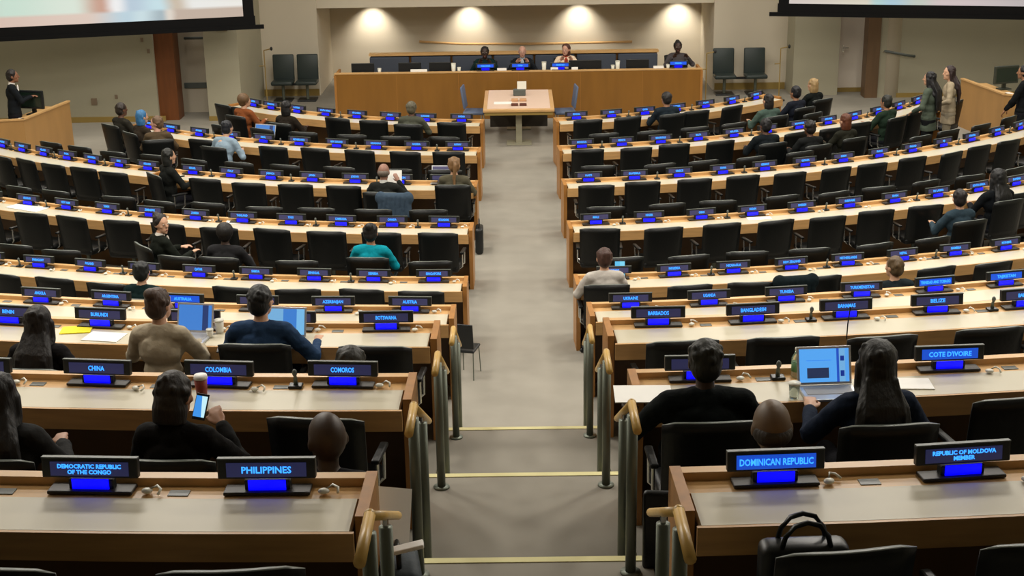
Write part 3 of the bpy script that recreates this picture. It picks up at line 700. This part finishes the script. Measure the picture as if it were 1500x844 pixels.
# ------------------------------------------------------------------ projection screens
def screen(cx, cy, w, rot, z0, label, cols, cols2):
    t = thing('projection_screen', label, 'screen', (cx, cy, z0), rot)
    hgt = 3.2
    m = MB(); m.box((0, .03, .2+hgt/2), (w, .02, hgt)); m.obj('backing', screen_frame, t)
    m = MB(); m.box((0, .0, .10), (w+.06, .05, .20)); m.box((-w/2+.1, 0, .2+hgt/2), (.22, .05, hgt)); m.box((w/2-.1, 0, .2+hgt/2), (.22, .05, hgt)); m.obj('border', screen_frame, t)
    m = MB(); m.box((0, .0, -.03), (w+.4, .09, .08)); m.obj('weight_bar', screen_frame, t)
    m = MB(); m.box((0, .0, .2+hgt/2), (w-.42, .03, hgt)); m.obj('picture', scr2('picture '+label[:60], cols, cols2, .82), t)
    return t
def scr2(name, low, high, es):
    m = scr(name, low, es); nt = m.node_tree; b = nt.nodes['Principled BSDF']
    r1 = [n for n in nt.nodes if n.type == 'VALTORGB'][0]; sp = [n for n in nt.nodes if n.type == 'SEPXYZ'][0]
    r2 = nt.nodes.new('ShaderNodeValToRGB'); e = r2.color_ramp.elements
    e[0].position = high[0][0]; e[0].color = lin(high[0][1]); e[1].position = high[1][0]; e[1].color = lin(high[1][1])
    for p, c in high[2:]: q = e.new(p); q.color = lin(c)
    nz = nt.nodes.new('ShaderNodeTexNoise'); nz.inputs['Scale'].default_value = 9
    tc = [n for n in nt.nodes if n.type == 'TEX_COORD'][0]; nt.links.new(tc.outputs['Generated'], nz.inputs['Vector'])
    ad = nt.nodes.new('ShaderNodeMath'); ad.operation = 'MULTIPLY_ADD'; nt.links.new(nz.outputs['Fac'], ad.inputs[0]); ad.inputs[1].default_value = .03; nt.links.new(sp.outputs['X'], ad.inputs[2])
    for r in (r1, r2): r.color_ramp.interpolation = 'EASE'; nt.links.new(ad.outputs[0], r.inputs['Fac'])
    mr = nt.nodes.new('ShaderNodeMapRange'); mr.inputs['From Min'].default_value = .055; mr.inputs['From Max'].default_value = .075; nt.links.new(sp.outputs['Z'], mr.inputs['Value'])
    mx = nt.nodes.new('ShaderNodeMix'); mx.data_type = 'RGBA'; nt.links.new(mr.outputs[0], mx.inputs[0]); nt.links.new(r1.outputs[0], mx.inputs[6]); nt.links.new(r2.outputs[0], mx.inputs[7])
    nt.links.new(mx.outputs[2], b.inputs['Emission Color']); return m
L_ = [(0, (226,196,180)), (.46, (236,214,200)), (.60, (200,224,236)), (.655, (214,236,242)), (.72, (178,196,204)), (.75, (236,226,214)), (.78, (206,186,170))]
screen(-8.45, 29.1, 6.1, .26, 2.22, 'large projection screen hanging on the left side of the hall', L_, [(0, (190,150,140)), (.2, (214,238,222)), (.42, (232,244,230)), (.52, (214,170,150)), (.57, (255,255,255)), (.62, (196,216,232)), (.72, (210,238,246)), (.78, (216,200,180)), (.84, (250,250,246)), (1, (252,250,244))])
R__ = [(0, (226,214,208)), (.27, (232,224,206)), (.31, (190,222,222)), (.36, (182,214,230)), (.45, (206,214,204)), (.52, (222,206,206)), (.9, (190,184,184))]
screen(8.85, 30.2, 6.6, -.22, 2.19, 'large projection screen hanging on the right side of the hall', R__, [(0, (238,222,222)), (.2, (246,240,238)), (.27, (228,214,190)), (.33, (196,226,226)), (.42, (182,222,240)), (.5, (220,220,210)), (.6, (250,244,244)), (.8, (255,255,255))])
# ------------------------------------------------------------------ podium
DY = 30.75
t = thing('podium_desk', 'long straight oak podium desk facing the hall', 'desk', (0, DY, 0))
m = MB(); m.box((0, 0, .51), (7.95, .04, 1.02)); m.mi = 1
for x in (-2.65, -1.3, .0, 1.35, 2.7): m.box((x, -.021, .5), (.006, .004, 1.0))
m.obj('front_panel', [dais_wood, oak_end], t)
m = MB(); m.box((0, .04, 1.03), (7.99, .12, .03)); m.obj('top_rail', oak_top, t)
m = MB(); m.box((0, .5, .80), (7.9, .80, .05)); m.obj('worktop', cream_pink, t)
for s in (-1, 1): m = MB(); m.box((s*3.98, .42, .5), (.05, .9, 1.0)); m.obj('end_panel', oak_end, t)
t = thing('seating_partition', 'low wood-topped partition with slate grey padded panels behind the podium', 'partition', (0, 33.2, 0))
m = MB(); m.box((-.1, .06, .53), (6.7, .06, 1.06)); m.obj('panel', oak_end, t)
m = MB(); m.box((-.1, 0, 1.07), (6.75, .22, .05)); m.obj('top_rail', oak_top, t)
for k in range(7):
    x = -3.0+k*.965; m = MB(); m.box((x, -.06, .58), (.92, .10, .88), bev=.03); m.obj('padded_panel', greyfab, t, True)
m = MB(); m.tube([(-2.5, 36.2, .92), (-1.4, 36.2, .84), (.9, 36.2, .82), (2.9, 36.2, .84)], .03, 8); tag(m.obj('wall_rail', oak_top), 'thin wooden rail on the wall behind the podium', 'rail')
# podium equipment
def px(u, z, y):
    """x of pixel column u on the upright plane y at height z"""
    r = ray(u, 95); return r.x/r.y*y
for i, u in enumerate((711, 762, 821, 994)):
    plate_at((px(u, 1, DY), DY+.06, 1.045), .0, ['VICE-CHAIR', 'CHAIR', 'SECRETARY', 'SPEAKER'][i], 'blue-lit nameplate on the podium ledge, %s counted towards the door side' % ORD[i], 'podium nameplates', glow=True)
blue1 = scr('laptop picture', [(0, (60,130,214)), (.72, (20,52,110)), (.9, (60,130,214))], .9)
blue2 = scr('laptop document', [(0, (84,164,240)), (.75, (34,80,190)), (.8, (110,170,220)), (.92, (84,160,236))], 1.0)
def laptop(p, rot, label, pic=None, w=.33, open_=1.9, dark=False):
    t = thing('laptop', label, 'laptop', p, rot)
    sh = plastic if dark else silver
    m = MB(); m.box((0, 0, .009), (w, .23, .016), bev=.004); m.obj('base', sh, t)
    m = MB(); m.box((0, .02, .018), (w*.85, .11, .003)); m.obj('keyboard', keys if not dark else dark_plastic, t)
    a = open_-PI/2; R_ = Euler((-a, 0, 0)); d = R_.to_matrix() @ Vector((0, 0, 1))
    c = Vector((0, .115, .018))+d*.115
    m = MB(); m.box(c, (w, .008, .23), R_, bev=.003); m.obj('lid', sh, t)
    m = MB(); m.box(c-(R_.to_matrix() @ Vector((0, .0055, 0))), (w-.03, .002, .20), R_); m.obj('screen', pic or display, t)
    if pic is blue2:
        for q, dd, cc in (((-w*.12, .008, .045), (w*.40, .001, .062), (40,52,84)), ((w*.33, .008, -.04), (w*.07, .001, .03), (24,50,140)), ((w*.33, .008, .05), (w*.07, .001, .035), (24,50,140)), ((-w*.1, .008, -.03), (w*.45, .001, .004), (60,140,250))):
            m = MB(); m.box(c-(R_.to_matrix() @ Vector((-q[0], q[1], q[2]))), dd, R_); m.obj('window_block', mat('screen block %d' % cc[2], cc, .4, emit=cc, es=.8), t)
    return t
pale = scr('pale window picture', [(0, (120,180,226)), (.45, (60,130,214)), (.8, (120,190,240))], .9)
for i, u in enumerate((531, 600, 645, 857, 934)):
    t = thing('desk_monitor', 'dark monitor lying low on the podium, %s from the wooden corner' % ORD[i], 'monitor', (px(u, 1, DY+.25), DY+.28, .825), PI, 'podium monitors')
    m = MB(); m.box((0, 0, .29), (.50 if i != 3 else .72, .035, .20), bev=.008); m.obj('screen_housing', plastic, t)
    m = MB(); m.box((0, .03, .10), (.06, .03, .2)); m.box((0, .03, .012), (.22, .16, .024), bev=.004); m.obj('stand', plastic, t)
def glass(p, label, r=.034, hh=.12, mm=None, grp=None):
    t = thing('drinking_glass', label, 'glass', p, 0, grp)
    m = MB(); m.tube([(0, 0, 0), (0, 0, .01), (0, 0, hh)], [r*.8, r*.82, r], 14); m.obj('bowl', mm or white_p, t, True)
    m = MB(); m.tube([(0, 0, hh*.97), (0, 0, hh+.008)], [r*1.06, r*1.06], 14); m.obj('rim', white_p, t, True)
    return t
for i, u in enumerate((555, 664, 672, 797, 905, 898, 979)):
    glass((px(u, 1, DY), DY+.07, 1.046), 'white cup on the podium ledge, %s from the wooden corner' % ORD[i], .05 if i in (1, 3, 4) else .04, .17 if i in (1, 3, 4) else .08, grp='cups on the podium')
for i, (u, w) in enumerate(((613, .36), (735, .2), (812, .16), (842, .14), (965, .22))):
    m = MB(); m.box((px(u, 1, DY), DY+.05, 1.075), (w, .05, .055), Euler((-.1, 0, 0)), bev=.002); tag(m.obj('name_card', white), 'white folded card on the podium ledge, %s from the wooden corner' % ORD[i], 'card', 'cards on the podium')
# pairs of chairs against the front wall
def wall_chair(p, rot, label):
    t = thing('side_chair', label, 'chair', p, rot, 'side chairs against the front wall')
    m = MB(); m.box((0, 0, .43), (.50, .48, .09), bev=.03); m.obj('seat', mat('grey green leather', (44,54,52), .45), t, True)
    m = MB(); m.box((0, -.24, .74), (.50, .07, .62), Euler((.1, 0, 0)), bev=.03); m.obj('backrest', mat('grey green leather', (44,54,52), .45), t, True)
    m = MB(); m.cyl((0, 0), .035, .02, .4); m.obj('column', metal, t)
    m = MB(); m.box((0, 0, .015), (.44, .44, .03), bev=.01); m.obj('base', plastic, t)
for x, l in ((-5.55, 'dark side chair nearest the left corner of the front wall'), (-4.98, 'dark side chair next to the podium recess on the left'), (4.85, 'dark side chair next to the podium recess on the right'), (5.58, 'dark side chair nearest the right corner of the front wall')):
    wall_chair((x, 33.3, 0), PI, l)
for x in (-5.26, 5.22):
    m = MB(); m.box((x, 33.3, .38), (.36, .06, .05)); tag(m.obj('chair_link', plastic), 'dark bar linking the two side chairs %s of the podium' % ('left' if x < 0 else 'right'), 'bar')
def mic_stand(p, label, hh=1.35):
    t = thing('microphone_stand', label, 'microphone stand', p)
    m = MB(); m.cyl((0, 0), .14, 0, .02, 18); m.obj('base', plastic, t)
    m = MB(); m.cyl((0, 0), .012, .02, hh); m.obj('pole', base_m, t)
    m = MB(); m.tube([(0, 0, hh), (.16, -.05, hh+.04)], .012, 8); m.tube([(0, 0, hh-.35), (-.13, -.03, hh-.35)], .012, 8); m.obj('boom', base_m, t)
    m = MB(); m.ell((.18, -.055, hh+.045), (.03, .03, .045)); m.obj('microphone_head', plastic, t)
mic_stand((-5.75, 32.2, 0), 'thin golden stand at the left end of the front rows')
mic_stand((4.22, 31.8, 0), 'thin golden stand with dark head beside the podium end', 1.2)
mic_stand((5.98, 32.4, 0), 'thin stand beside the wall at the right corner', 1.2)
# ------------------------------------------------------------------ witness table
t = thing('presentation_table', 'pale-topped table on pedestals at the head of the aisle', 'table', (0, 28.95, 0))
m = MB(); m.box((0, 0, .73), (1.42, 2.2, .05), bev=.008); m.obj('tabletop', oak_top, t)
m = MB(); m.box((0, .04, .758), (1.26, 2.06, .008)); m.obj('table_inlay', cream_pink, t)
m = MB(); m.box((0, -1.06, .69), (1.36, .03, .10)); m.obj('apron', base_m, t)
for y in (-.75, .75):
    m = MB(); m.box((0, y, .36), (.12, .12, .68)); m.box((0, y, .015), (.5, .4, .03), bev=.008); m.obj('pedestal', mat('beige steel', (150,146,124), .4), t)
m = MB(); m.box((0, .4, .36), (1.2, .03, .5)); m.obj('modesty_panel', dark_plastic, t)
t = thing('centrepiece', 'grey desk stand holding a white card at the middle of the presentation table', 'stand', (.02, 29.35, .763))
m = MB(); m.box((0, 0, .07), (.26, .12, .14), bev=.02); m.obj('base', plastic_edge, t); m = MB(); m.box((.05, -.02, .22), (.19, .02, .16), Euler((-.2, 0, 0))); m.obj('card', white_p, t)
for i, (x, y) in enumerate(((-.08, 28.25), (.09, 28.25), (-.08, 28.75), (.09, 28.75))):
    m = MB(); m.box((x, y, .785), (.14, .14 if i > 1 else .09, .045), bev=.01)
    tag(m.obj('tan_coaster_box' if i > 1 else 'brown_coaster_box', mat('tan card', (196,150,110), .6) if i > 1 else mat('brown card', (92,48,34), .6)), ['small brown box on the near part of the presentation table, aisle left', 'small brown box on the near part of the presentation table, aisle right', 'small tan box behind the brown one on the left', 'small tan box behind the brown one on the right'][i], 'box')
m = MB(); m.box((-.32, 28.55, .765), (.36, .26, .004)); tag(m.obj('paper_sheet', white), 'white sheet lying on the presentation table', 'paper')
def blue_chair(p, rot, label):
    t = thing('office_chair', label, 'chair', p, rot)
    f = mat('blue grey mesh', (92,106,132), .6)
    m = MB(); m.box((0, 0, .45), (.46, .44, .07), bev=.025); m.obj('seat', f, t, True)
    m = MB(); m.box((0, -.22, .76), (.44, .04, .46), Euler((.14, 0, 0)), bev=.018); m.obj('backrest', f, t, True)
    for s in (-1, 1):
        for y in (-.18, .18): m = MB(); m.tube([(s*.21, y, 0), (s*.2, y*.9, .43)], .011, 8); m.obj('leg', chrome, t)
blue_chair((-.92, 29.3, 0), -PI/2-.1, 'blue-grey chair on the left of the presentation table'); blue_chair((.95, 29.2, 0), PI/2+.1, 'blue-grey chair on the right of the presentation table')
# ------------------------------------------------------------------ corner booths
def booth(pts, hh, label):
    t = thing('booth_counter', label, 'counter')
    for a, b in zip(pts, pts[1:]):
        a = Vector(a); b = Vector(b); c = (a+b)/2; d = b-a; r = Euler((0, 0, math.atan2(d.y, d.x)))
        m = MB(); m.box((c.x, c.y, hh/2), (d.length+.03, .05, hh), r); m.obj('front_panel', mat('booth oak', (176,134,80), .45, noise=.15, scale=3, stretch=(1,1,.3)), t)
        n = Vector((-d.y, d.x)).normalized()
        if n.x*c.x < 0: n = -n
        m = MB(); m.box((c.x+n.x*.28, c.y+n.y*.28, hh-.12), (d.length, .5, .04), r); m.obj('worktop', oak_top, t)
        m = MB(); m.box((c.x, c.y, hh+.01), (d.length+.05, .08, .03), r); m.obj('top_rail', oak_top, t)
booth([(-10.6, 26.3), (-9.42, 26.6), (-9.1, 28.4)], .94, 'oak counter of the corner booth under the left screen')
booth([(9.2, 29.3), (9.5, 27.5), (10.7, 26.5)], .98, 'oak counter of the corner booth under the right screen')
def booth_monitor(p, rot, label, w=.52, mm=plastic):
    t = thing('computer_monitor', label, 'monitor', p, rot)
    m = MB(); m.box((0, 0, .30), (w, .06, .36), bev=.012); m.obj('screen_housing', mm, t)
    m = MB(); m.box((0, -.033, .30), (w-.08, .004, .28)); m.obj('screen', mat('dim monitor glass', (30,44,36), .2), t)
    m = MB(); m.box((0, .05, .08), (.08, .04, .16)); m.box((0, .04, .01), (.24, .2, .02), bev=.004); m.obj('stand', mm, t)
booth_monitor((-9.55, 27.6, .845), -.25, 'black monitor on the corner booth counter under the left screen')
booth_monitor((9.85, 28.6, .885), .3, 'dark green-grey monitor on the booth counter under the right screen', .56, mat('grey green plastic', (52,58,50), .5))
for i, (x, y, z, w, d, r) in enumerate(((-9.75, 26.85, .85, .34, .24, .3), (-10.1, 26.75, .85, .26, .2, .9), (-9.6, 27.1, .85, .2, .28, .1), (9.85, 27.6, .89, .34, .24, .2), (10.1, 27.3, .89, .3, .22, .5), (9.7, 28.1, .89, .28, .2, .2))):
    m = MB(); m.box((x, y, z), (w, d, .012), Euler((0, 0, r))); tag(m.obj('paper_sheet', white), 'sheets of white paper on the %s booth counter, %s from the monitor' % ('left' if x < 0 else 'right', ['third', 'second', 'nearest', 'second', 'third', 'nearest'][i]), 'paper')
# ------------------------------------------------------------------ things on the desks
def flat(u, v, z, w, d, rot, name, mm, label, cat='paper', th=.004, tilt=0):
    p = at(u, v, z); m = MB(); m.box((0, 0, th/2), (w, d, th), Euler((tilt, 0, 0)))
    return tag(m.obj(name, mm, None, loc=(p.x, p.y, z), rot=rot), label, cat)
def dz(row): return ROWS[row][2]+.813
flat(40, 305, dz('F'), .62, .26, -.5, 'paper_stack', white, 'spread white papers at the far left of the fourth row', 'papers', .012)
flat(112, 484, dz('C'), .24, .16, .1, 'yellow_folder', yellow, 'bright yellow folder on the seventh row desk', 'folder', .008)
flat(153, 494, dz('C'), .30, .20, -.2, 'paper_sheet', white, 'white sheets in front of the yellow folder', 'paper', .006)
flat(942, 578, ROWS['B'][2]+.856, .34, .26, -.02, 'paper_sheet', white, 'large white sheet at the aisle end of the eighth row', 'paper', .006)
flat(1335, 563, dz('B'), .24, .17, -.05, 'paper_sheet', white, 'white sheet beside the long-haired typist', 'paper', .006)
flat(1112, 320, dz('F'), .34, .14, .1, 'paper_sheet', white, 'white sheet on the fourth row, right block', 'paper')
flat(345, 325, dz('F'), .26, .2, .1, 'paper_sheet', white, 'white sheet ahead of the person in the charcoal suit', 'paper')
flat(182, 190, dz('H') if 0 else .813, .3, .12, -.5, 'paper_sheet', white, 'white sheet at the far left of the second row', 'paper')
flat(285, 196, dz('H'), .4, .14, -.5, 'paper_sheet', white, 'white sheets on the second row beside the leaning person', 'paper')
flat(1068, 201, dz('H'), .4, .14, .3, 'paper_sheet', cream_pink, 'cream sheet on the second row, right block', 'paper')
flat(330, 512, dz('C'), .12, .14, .1, 'mobile_phone', plastic, 'black phone lying beside the beige blazer', 'phone', .01)
p = at(278, 497, dz('C')); laptop((p.x, p.y, dz('C')), -.15, 'open laptop with blue picture in front of the beige blazer', blue1, .30)
p = at(412, 502, dz('C')); laptop((p.x, p.y-.02, dz('C')), -.12, 'silver laptop with pale screen in front of the navy suit', pale, .34)
p = at(1215, 578, dz('B')); laptop((p.x, p.y, dz('B')), .05, 'open laptop showing a blue page, beside the long-haired typist', blue2, .33)
p = at(383, 204, .813); laptop((p.x, p.y, .813), -.35, 'laptop with bright blue screen on the second row', blue1, .42)
p = at(648, 268, .813); laptop((p.x, p.y, .813), -.05, 'dark-screened laptop in front of the fair ponytail', display, .36)
p = at(908, 392, .95); t = thing('tablet', 'upright tablet with cyan screen in front of the pale grey jacket', 'tablet', (p.x, p.y, dz('E')), 0)
m = MB(); m.box((0, 0, .12), (.14, .01, .22), Euler((-.2, 0, 0)), bev=.003); m.obj('casing', plastic, t); m = MB(); m.box((0, -.008, .12), (.12, .003, .19), Euler((-.2, 0, 0))); m.obj('screen', scr('tablet picture', [(0, (90,190,235)), (.5, (120,210,240))], 1), t)
p = at(578, 262, 1.02); m = MB(); m.box((0, 0, 0), (.22, .005, .30), Euler((-.35, 0, 0))); tag(m.obj('paper_sheet', white, None, loc=(p.x, p.y, 1.0)), 'white sheet held up by the grey-haired reader', 'paper')
# phone in the hand, red cup
p = at(293, 600, dz('B')); t = thing('takeaway_cup', 'reddish cup with white lid beside the phone user', 'cup', (p.x-.01, p.y+.12, dz('B')))
m = MB(); m.tube([(0, 0, 0), (0, 0, .15)], [.028, .040], 18); m.obj('cup_body', mat('red brown cup', (140,56,40), .5), t, True); m = MB(); m.cyl((0, 0), .043, .15, .172, 18, .038); m.obj('lid', white, t, True)
p = at(294, 596, dz('B')+.13); t = thing('mobile_phone', 'phone with bright screen in the hand beside the red cup', 'phone', (p.x, p.y, dz('B')+.10), -.1)
m = MB(); m.box((0, 0, .03), (.075, .009, .15), Euler((-.5, .15, 0)), bev=.003); m.obj('casing', plastic, t); m = MB(); m.box((0, -.007, .035), (.064, .002, .12), Euler((-.5, .15, 0))); m.obj('screen', scr('phone picture', [(0, (60,140,220)), (.6, (190,230,240))], 1.1), t)
# bottle and glass by the laptop
p = at(1166, 552, dz('B')); t = thing('water_bottle', 'clear water bottle with pale green label behind the glass', 'bottle', (p.x, p.y, dz('B')))
m = MB(); m.tube([(0,0,0),(0,0,.01),(0,0,.12),(0,0,.15),(0,0,.175)], [.028,.032,.032,.018,.013], 16); m.obj('bottle_body', glassm, t, True)
m = MB(); m.cyl((0,0), .0325, .04, .10, 16); m.obj('label_band', label_m, t, True); m = MB(); m.cyl((0,0), .014, .172, .19, 12); m.obj('cap', white_p, t, True)
p = at(1163, 583, dz('B')); glass((p.x, p.y, dz('B')), 'clear empty tumbler on the desk by the open laptop', .034, .09, glassm)
# white cups, carafe
p = at(322, 487, dz('C')); glass((p.x, p.y, dz('C')), 'white cup behind the open laptop', .038, .10)
p = at(308, 494, dz('C')); glass((p.x, p.y, dz('C')), 'small white cup beside the taller one', .028, .06)
# bag and papers at the aisle end of the ninth row
p = at(578, 822, 2.7)
t = thing('black_bag', 'black bag leaning at the aisle end of the ninth row desk', 'bag', (-.57, 5.68, 2.58), .15)
m = MB(); m.box((0, 0, .23), (.2, .36, .46), bev=.05, seg=3); m.obj('bag_body', mat('slate nylon', (40,52,60), .7, bump=.3, scale=12), t, True)
m = MB(); m.ell((.03, -.2, .22), (.12, .08, .22)); m.obj('front_pocket', plastic, t, True)
m = MB(); m.tube([(0, -.1, .44), (0, -.08, .52), (0, .08, .52), (0, .1, .44)], .012, 8); m.obj('handle', plastic, t, True)
p = at(572, 760, 3.2)
m = MB(); m.box((0, 0, 0), (.17, .012, .26), Euler((-.75, .18, 0))); tag(m.obj('white_folder', white, None, loc=(-.60, 5.80, 3.19), rot=.15), 'white folder standing up in the black bag', 'folder')
m = MB(); m.box((0, 0, 0), (.17, .06, .02), Euler((0, -.2, .1)), bev=.006); tag(m.obj('paper_roll', white, None, loc=(-.53, 5.62, 3.12), rot=0), 'white rolled papers lying across the black bag', 'papers')
# bag with a loop handle on the ninth row chair
p = at(1182, 806, 3.42)
t = thing('handbag', 'black handbag with arched handles on the nearest right chair', 'bag', (p.x, p.y+.06, 3.05), .05)
m = MB(); m.box((0, 0, .20), (.36, .13, .36), bev=.04, seg=3); m.obj('bag_body', plastic, t, True)
for y in (-.04, .04): m = MB(); m.tube([(-.10, y, .36), (-.085, y, .42), (-.05, y, .465), (0, y, .48), (.05, y, .465), (.085, y, .42), (.10, y, .36)], .011, 8); m.obj('handle', plastic, t, True)
# dark coat on a chair and bag by the aisle
def coat(p, rot, label, mm):
    t = thing('draped_jacket', label, 'jacket', p, rot)
    m = MB(); m.box((0, 0, 0), (.50, .13, .36), bev=.055, seg=3); m.ell((-.2, 0, .1), (.09, .08, .1)); m.ell((.2, 0, .1), (.09, .08, .1))
    for k in range(7): m.tube([(-.2+.066*k, -.06, .14), (-.21+.07*k, -.068, -.17)], [.02, .03], 8)
    o = m.obj('jacket_cloth', mm, t); remesh(o, .014, 3)
for (row, u, v, lab, col) in (('G', 578, 300, 'slate blue jacket draped over the chair of the grey-haired reader', (62,78,94)), ('E', 1165, 425, 'dark jacket draped over a chair in the fifth row, right block', (16,28,32))):
    p = at(u, v, .86); cy, R, fz = ROWS[row]; th = math.atan2(p.x-XC, cy-p.y)
    coat(p, th, lab, fabric('coat %d' % col[0], col))
t = thing('tote_bag', 'black bag hanging at the aisle end of the fourth row desk', 'bag', (-.62, 20.6, 0), 0)
m = MB(); m.box((0, 0, .2), (.12, .34, .4), bev=.04, seg=3); m.obj('bag_body', plastic, t, True); m = MB(); m.tube([(0, -.1, .38), (0, -.06, .5), (0, .06, .5), (0, .1, .38)], .01, 8); m.obj('handle', plastic, t, True)
# aisle side chair beside the sixth row, with thin legs
t = thing('folding_chair', 'small dark chair standing in the aisle beside the sixth row', 'chair', (-.63, 15.55, 0), -.25); t.scale = (.62, .8, .78)
m = MB(); m.box((0, 0, .44), (.36, .36, .04), bev=.015); m.obj('seat', plastic, t); m = MB(); m.box((0, -.17, .68), (.34, .03, .40), Euler((.12, 0, 0)), bev=.012); m.obj('backrest', plastic, t)
for sx in (-1, 1):
    for sy in (-1, 1): m = MB(); m.tube([(sx*.17, sy*.19, 0), (sx*.155, sy*.15, .43)], .01, 8); m.obj('leg', metal, t)
t = thing('visitor_chair', 'dark chair with thin metal legs at the aisle end of the eighth row', 'chair', (.80, 6.55, 2.10), -.1)
m = MB(); m.box((0, 0, .44), (.38, .42, .07), bev=.025); m.obj('seat', black, t, True); m = MB(); m.box((0, -.2, .70), (.38, .05, .46), Euler((.12, 0, 0)), bev=.02); m.obj('backrest', black, t, True)
for sx in (-1, 1):
    for sy in (-1, 1): m = MB(); m.tube([(sx*.18, sy*.2, 0), (sx*.17, sy*.17, .42)], .012, 8); m.obj('leg', metal, t)
# cables hanging from the microphones: one thin gooseneck on the seventh row
p = at(1240, 497, dz('C')); m = MB(); m.tube([(0, 0, .0), (.005, .01, .12), (.02, .03, .22)], .005, 8); m.ell((.022, .033, .235), (.009, .009, .018)); tag(m.obj('gooseneck_microphone', plastic, None, loc=(p.x, p.y, dz('C'))), 'thin black gooseneck microphone ahead of the open laptop', 'microphone')
# ------------------------------------------------------------------ lights
def lamp(kind, loc, power, col=(1, .95, .87), **k):
    d = bpy.data.lights.new('lamp', kind); d.energy = power; d.color = col
    for a, b in k.items(): setattr(d, a, b)
    o = bpy.data.objects.new('lamp', d); C.objects.link(o); o.location = loc; return o
def ceiling_light(x, y, z, power, label, r=.55, angle=None):
    t = thing('ceiling_light', label, 'ceiling light', (x, y, z), 0, 'ceiling lights')
    m = MB(); m.tube([(0, 0, -.03), (0, 0, 0)], [r+.05, r+.05], 24); m.obj('frame', ceil_m, t)
    m = MB(); m.tube([(0, 0, -.036), (0, 0, -.028)], [r, r], 24); m.obj('diffuser', lampm, t)
    d = lamp('AREA', (x, y, z-.05), power, shape='DISK', size=2*r)
    d.parent = t; d.location = (0, 0, -.05); d.name = 'bulb'
k = 0
for y, pw in ((7.5, 34), (11.5, 165), (15.5, 185), (19.5, 165), (23.5, 150), (27.5, 128)):
    for x in (-8.2, -3.6, 3.6, 8.2):
        k += 1; ceiling_light(x, y, HH+.49, pw, 'round recessed ceiling light, row %s from the gallery, %s' % (ORD[[7.5,11.5,15.5,19.5,23.5,27.5].index(y)], {-8.2: 'far left', -3.6: 'centre left', 3.6: 'centre right', 8.2: 'far right'}[x]))
for x, n_ in ((-10.5, 'far left'), (-6.9, 'left'), (6.9, 'right'), (10.5, 'far right')): ceiling_light(x, 30.5, HH+.49, 75, 'round recessed ceiling light between screen and front wall, '+n_)
for i, x in enumerate((-3.66, -1.2, 1.55, 4.05)):
    t = thing('wall_washer', 'small spotlight above the podium wall, %s from the chairs side' % ORD[i], 'spotlight', (x, 35.85, 2.06), 0, 'wall washing spotlights')
    m = MB(); m.tube([(0, 0, -.05), (0, 0, 0)], [.05, .06], 16); m.obj('housing', ceil_m, t, True)
    d = lamp('SPOT', (0, 0, 0), 125, (1, .92, .8), spot_size=1.75, spot_blend=1, shadow_soft_size=.04); d.parent = t; d.location = (0, .02, -.07)
    d.rotation_euler = (.30, 0, 0)
wipe(chair0); wipe(plate0); wipe(ear0); wipe(mic0)

w = bpy.data.worlds.new('world'); bpy.context.scene.world = w; w.use_nodes = True
w.node_tree.nodes['Background'].inputs[0].default_value = (.9, .85, .75, 1); w.node_tree.nodes['Background'].inputs[1].default_value = .02
vs = bpy.context.scene.view_settings; vs.view_transform = 'Standard'; vs.look = 'None'; vs.gamma = 1; vs.exposure = 0; vs.use_curve_mapping = False
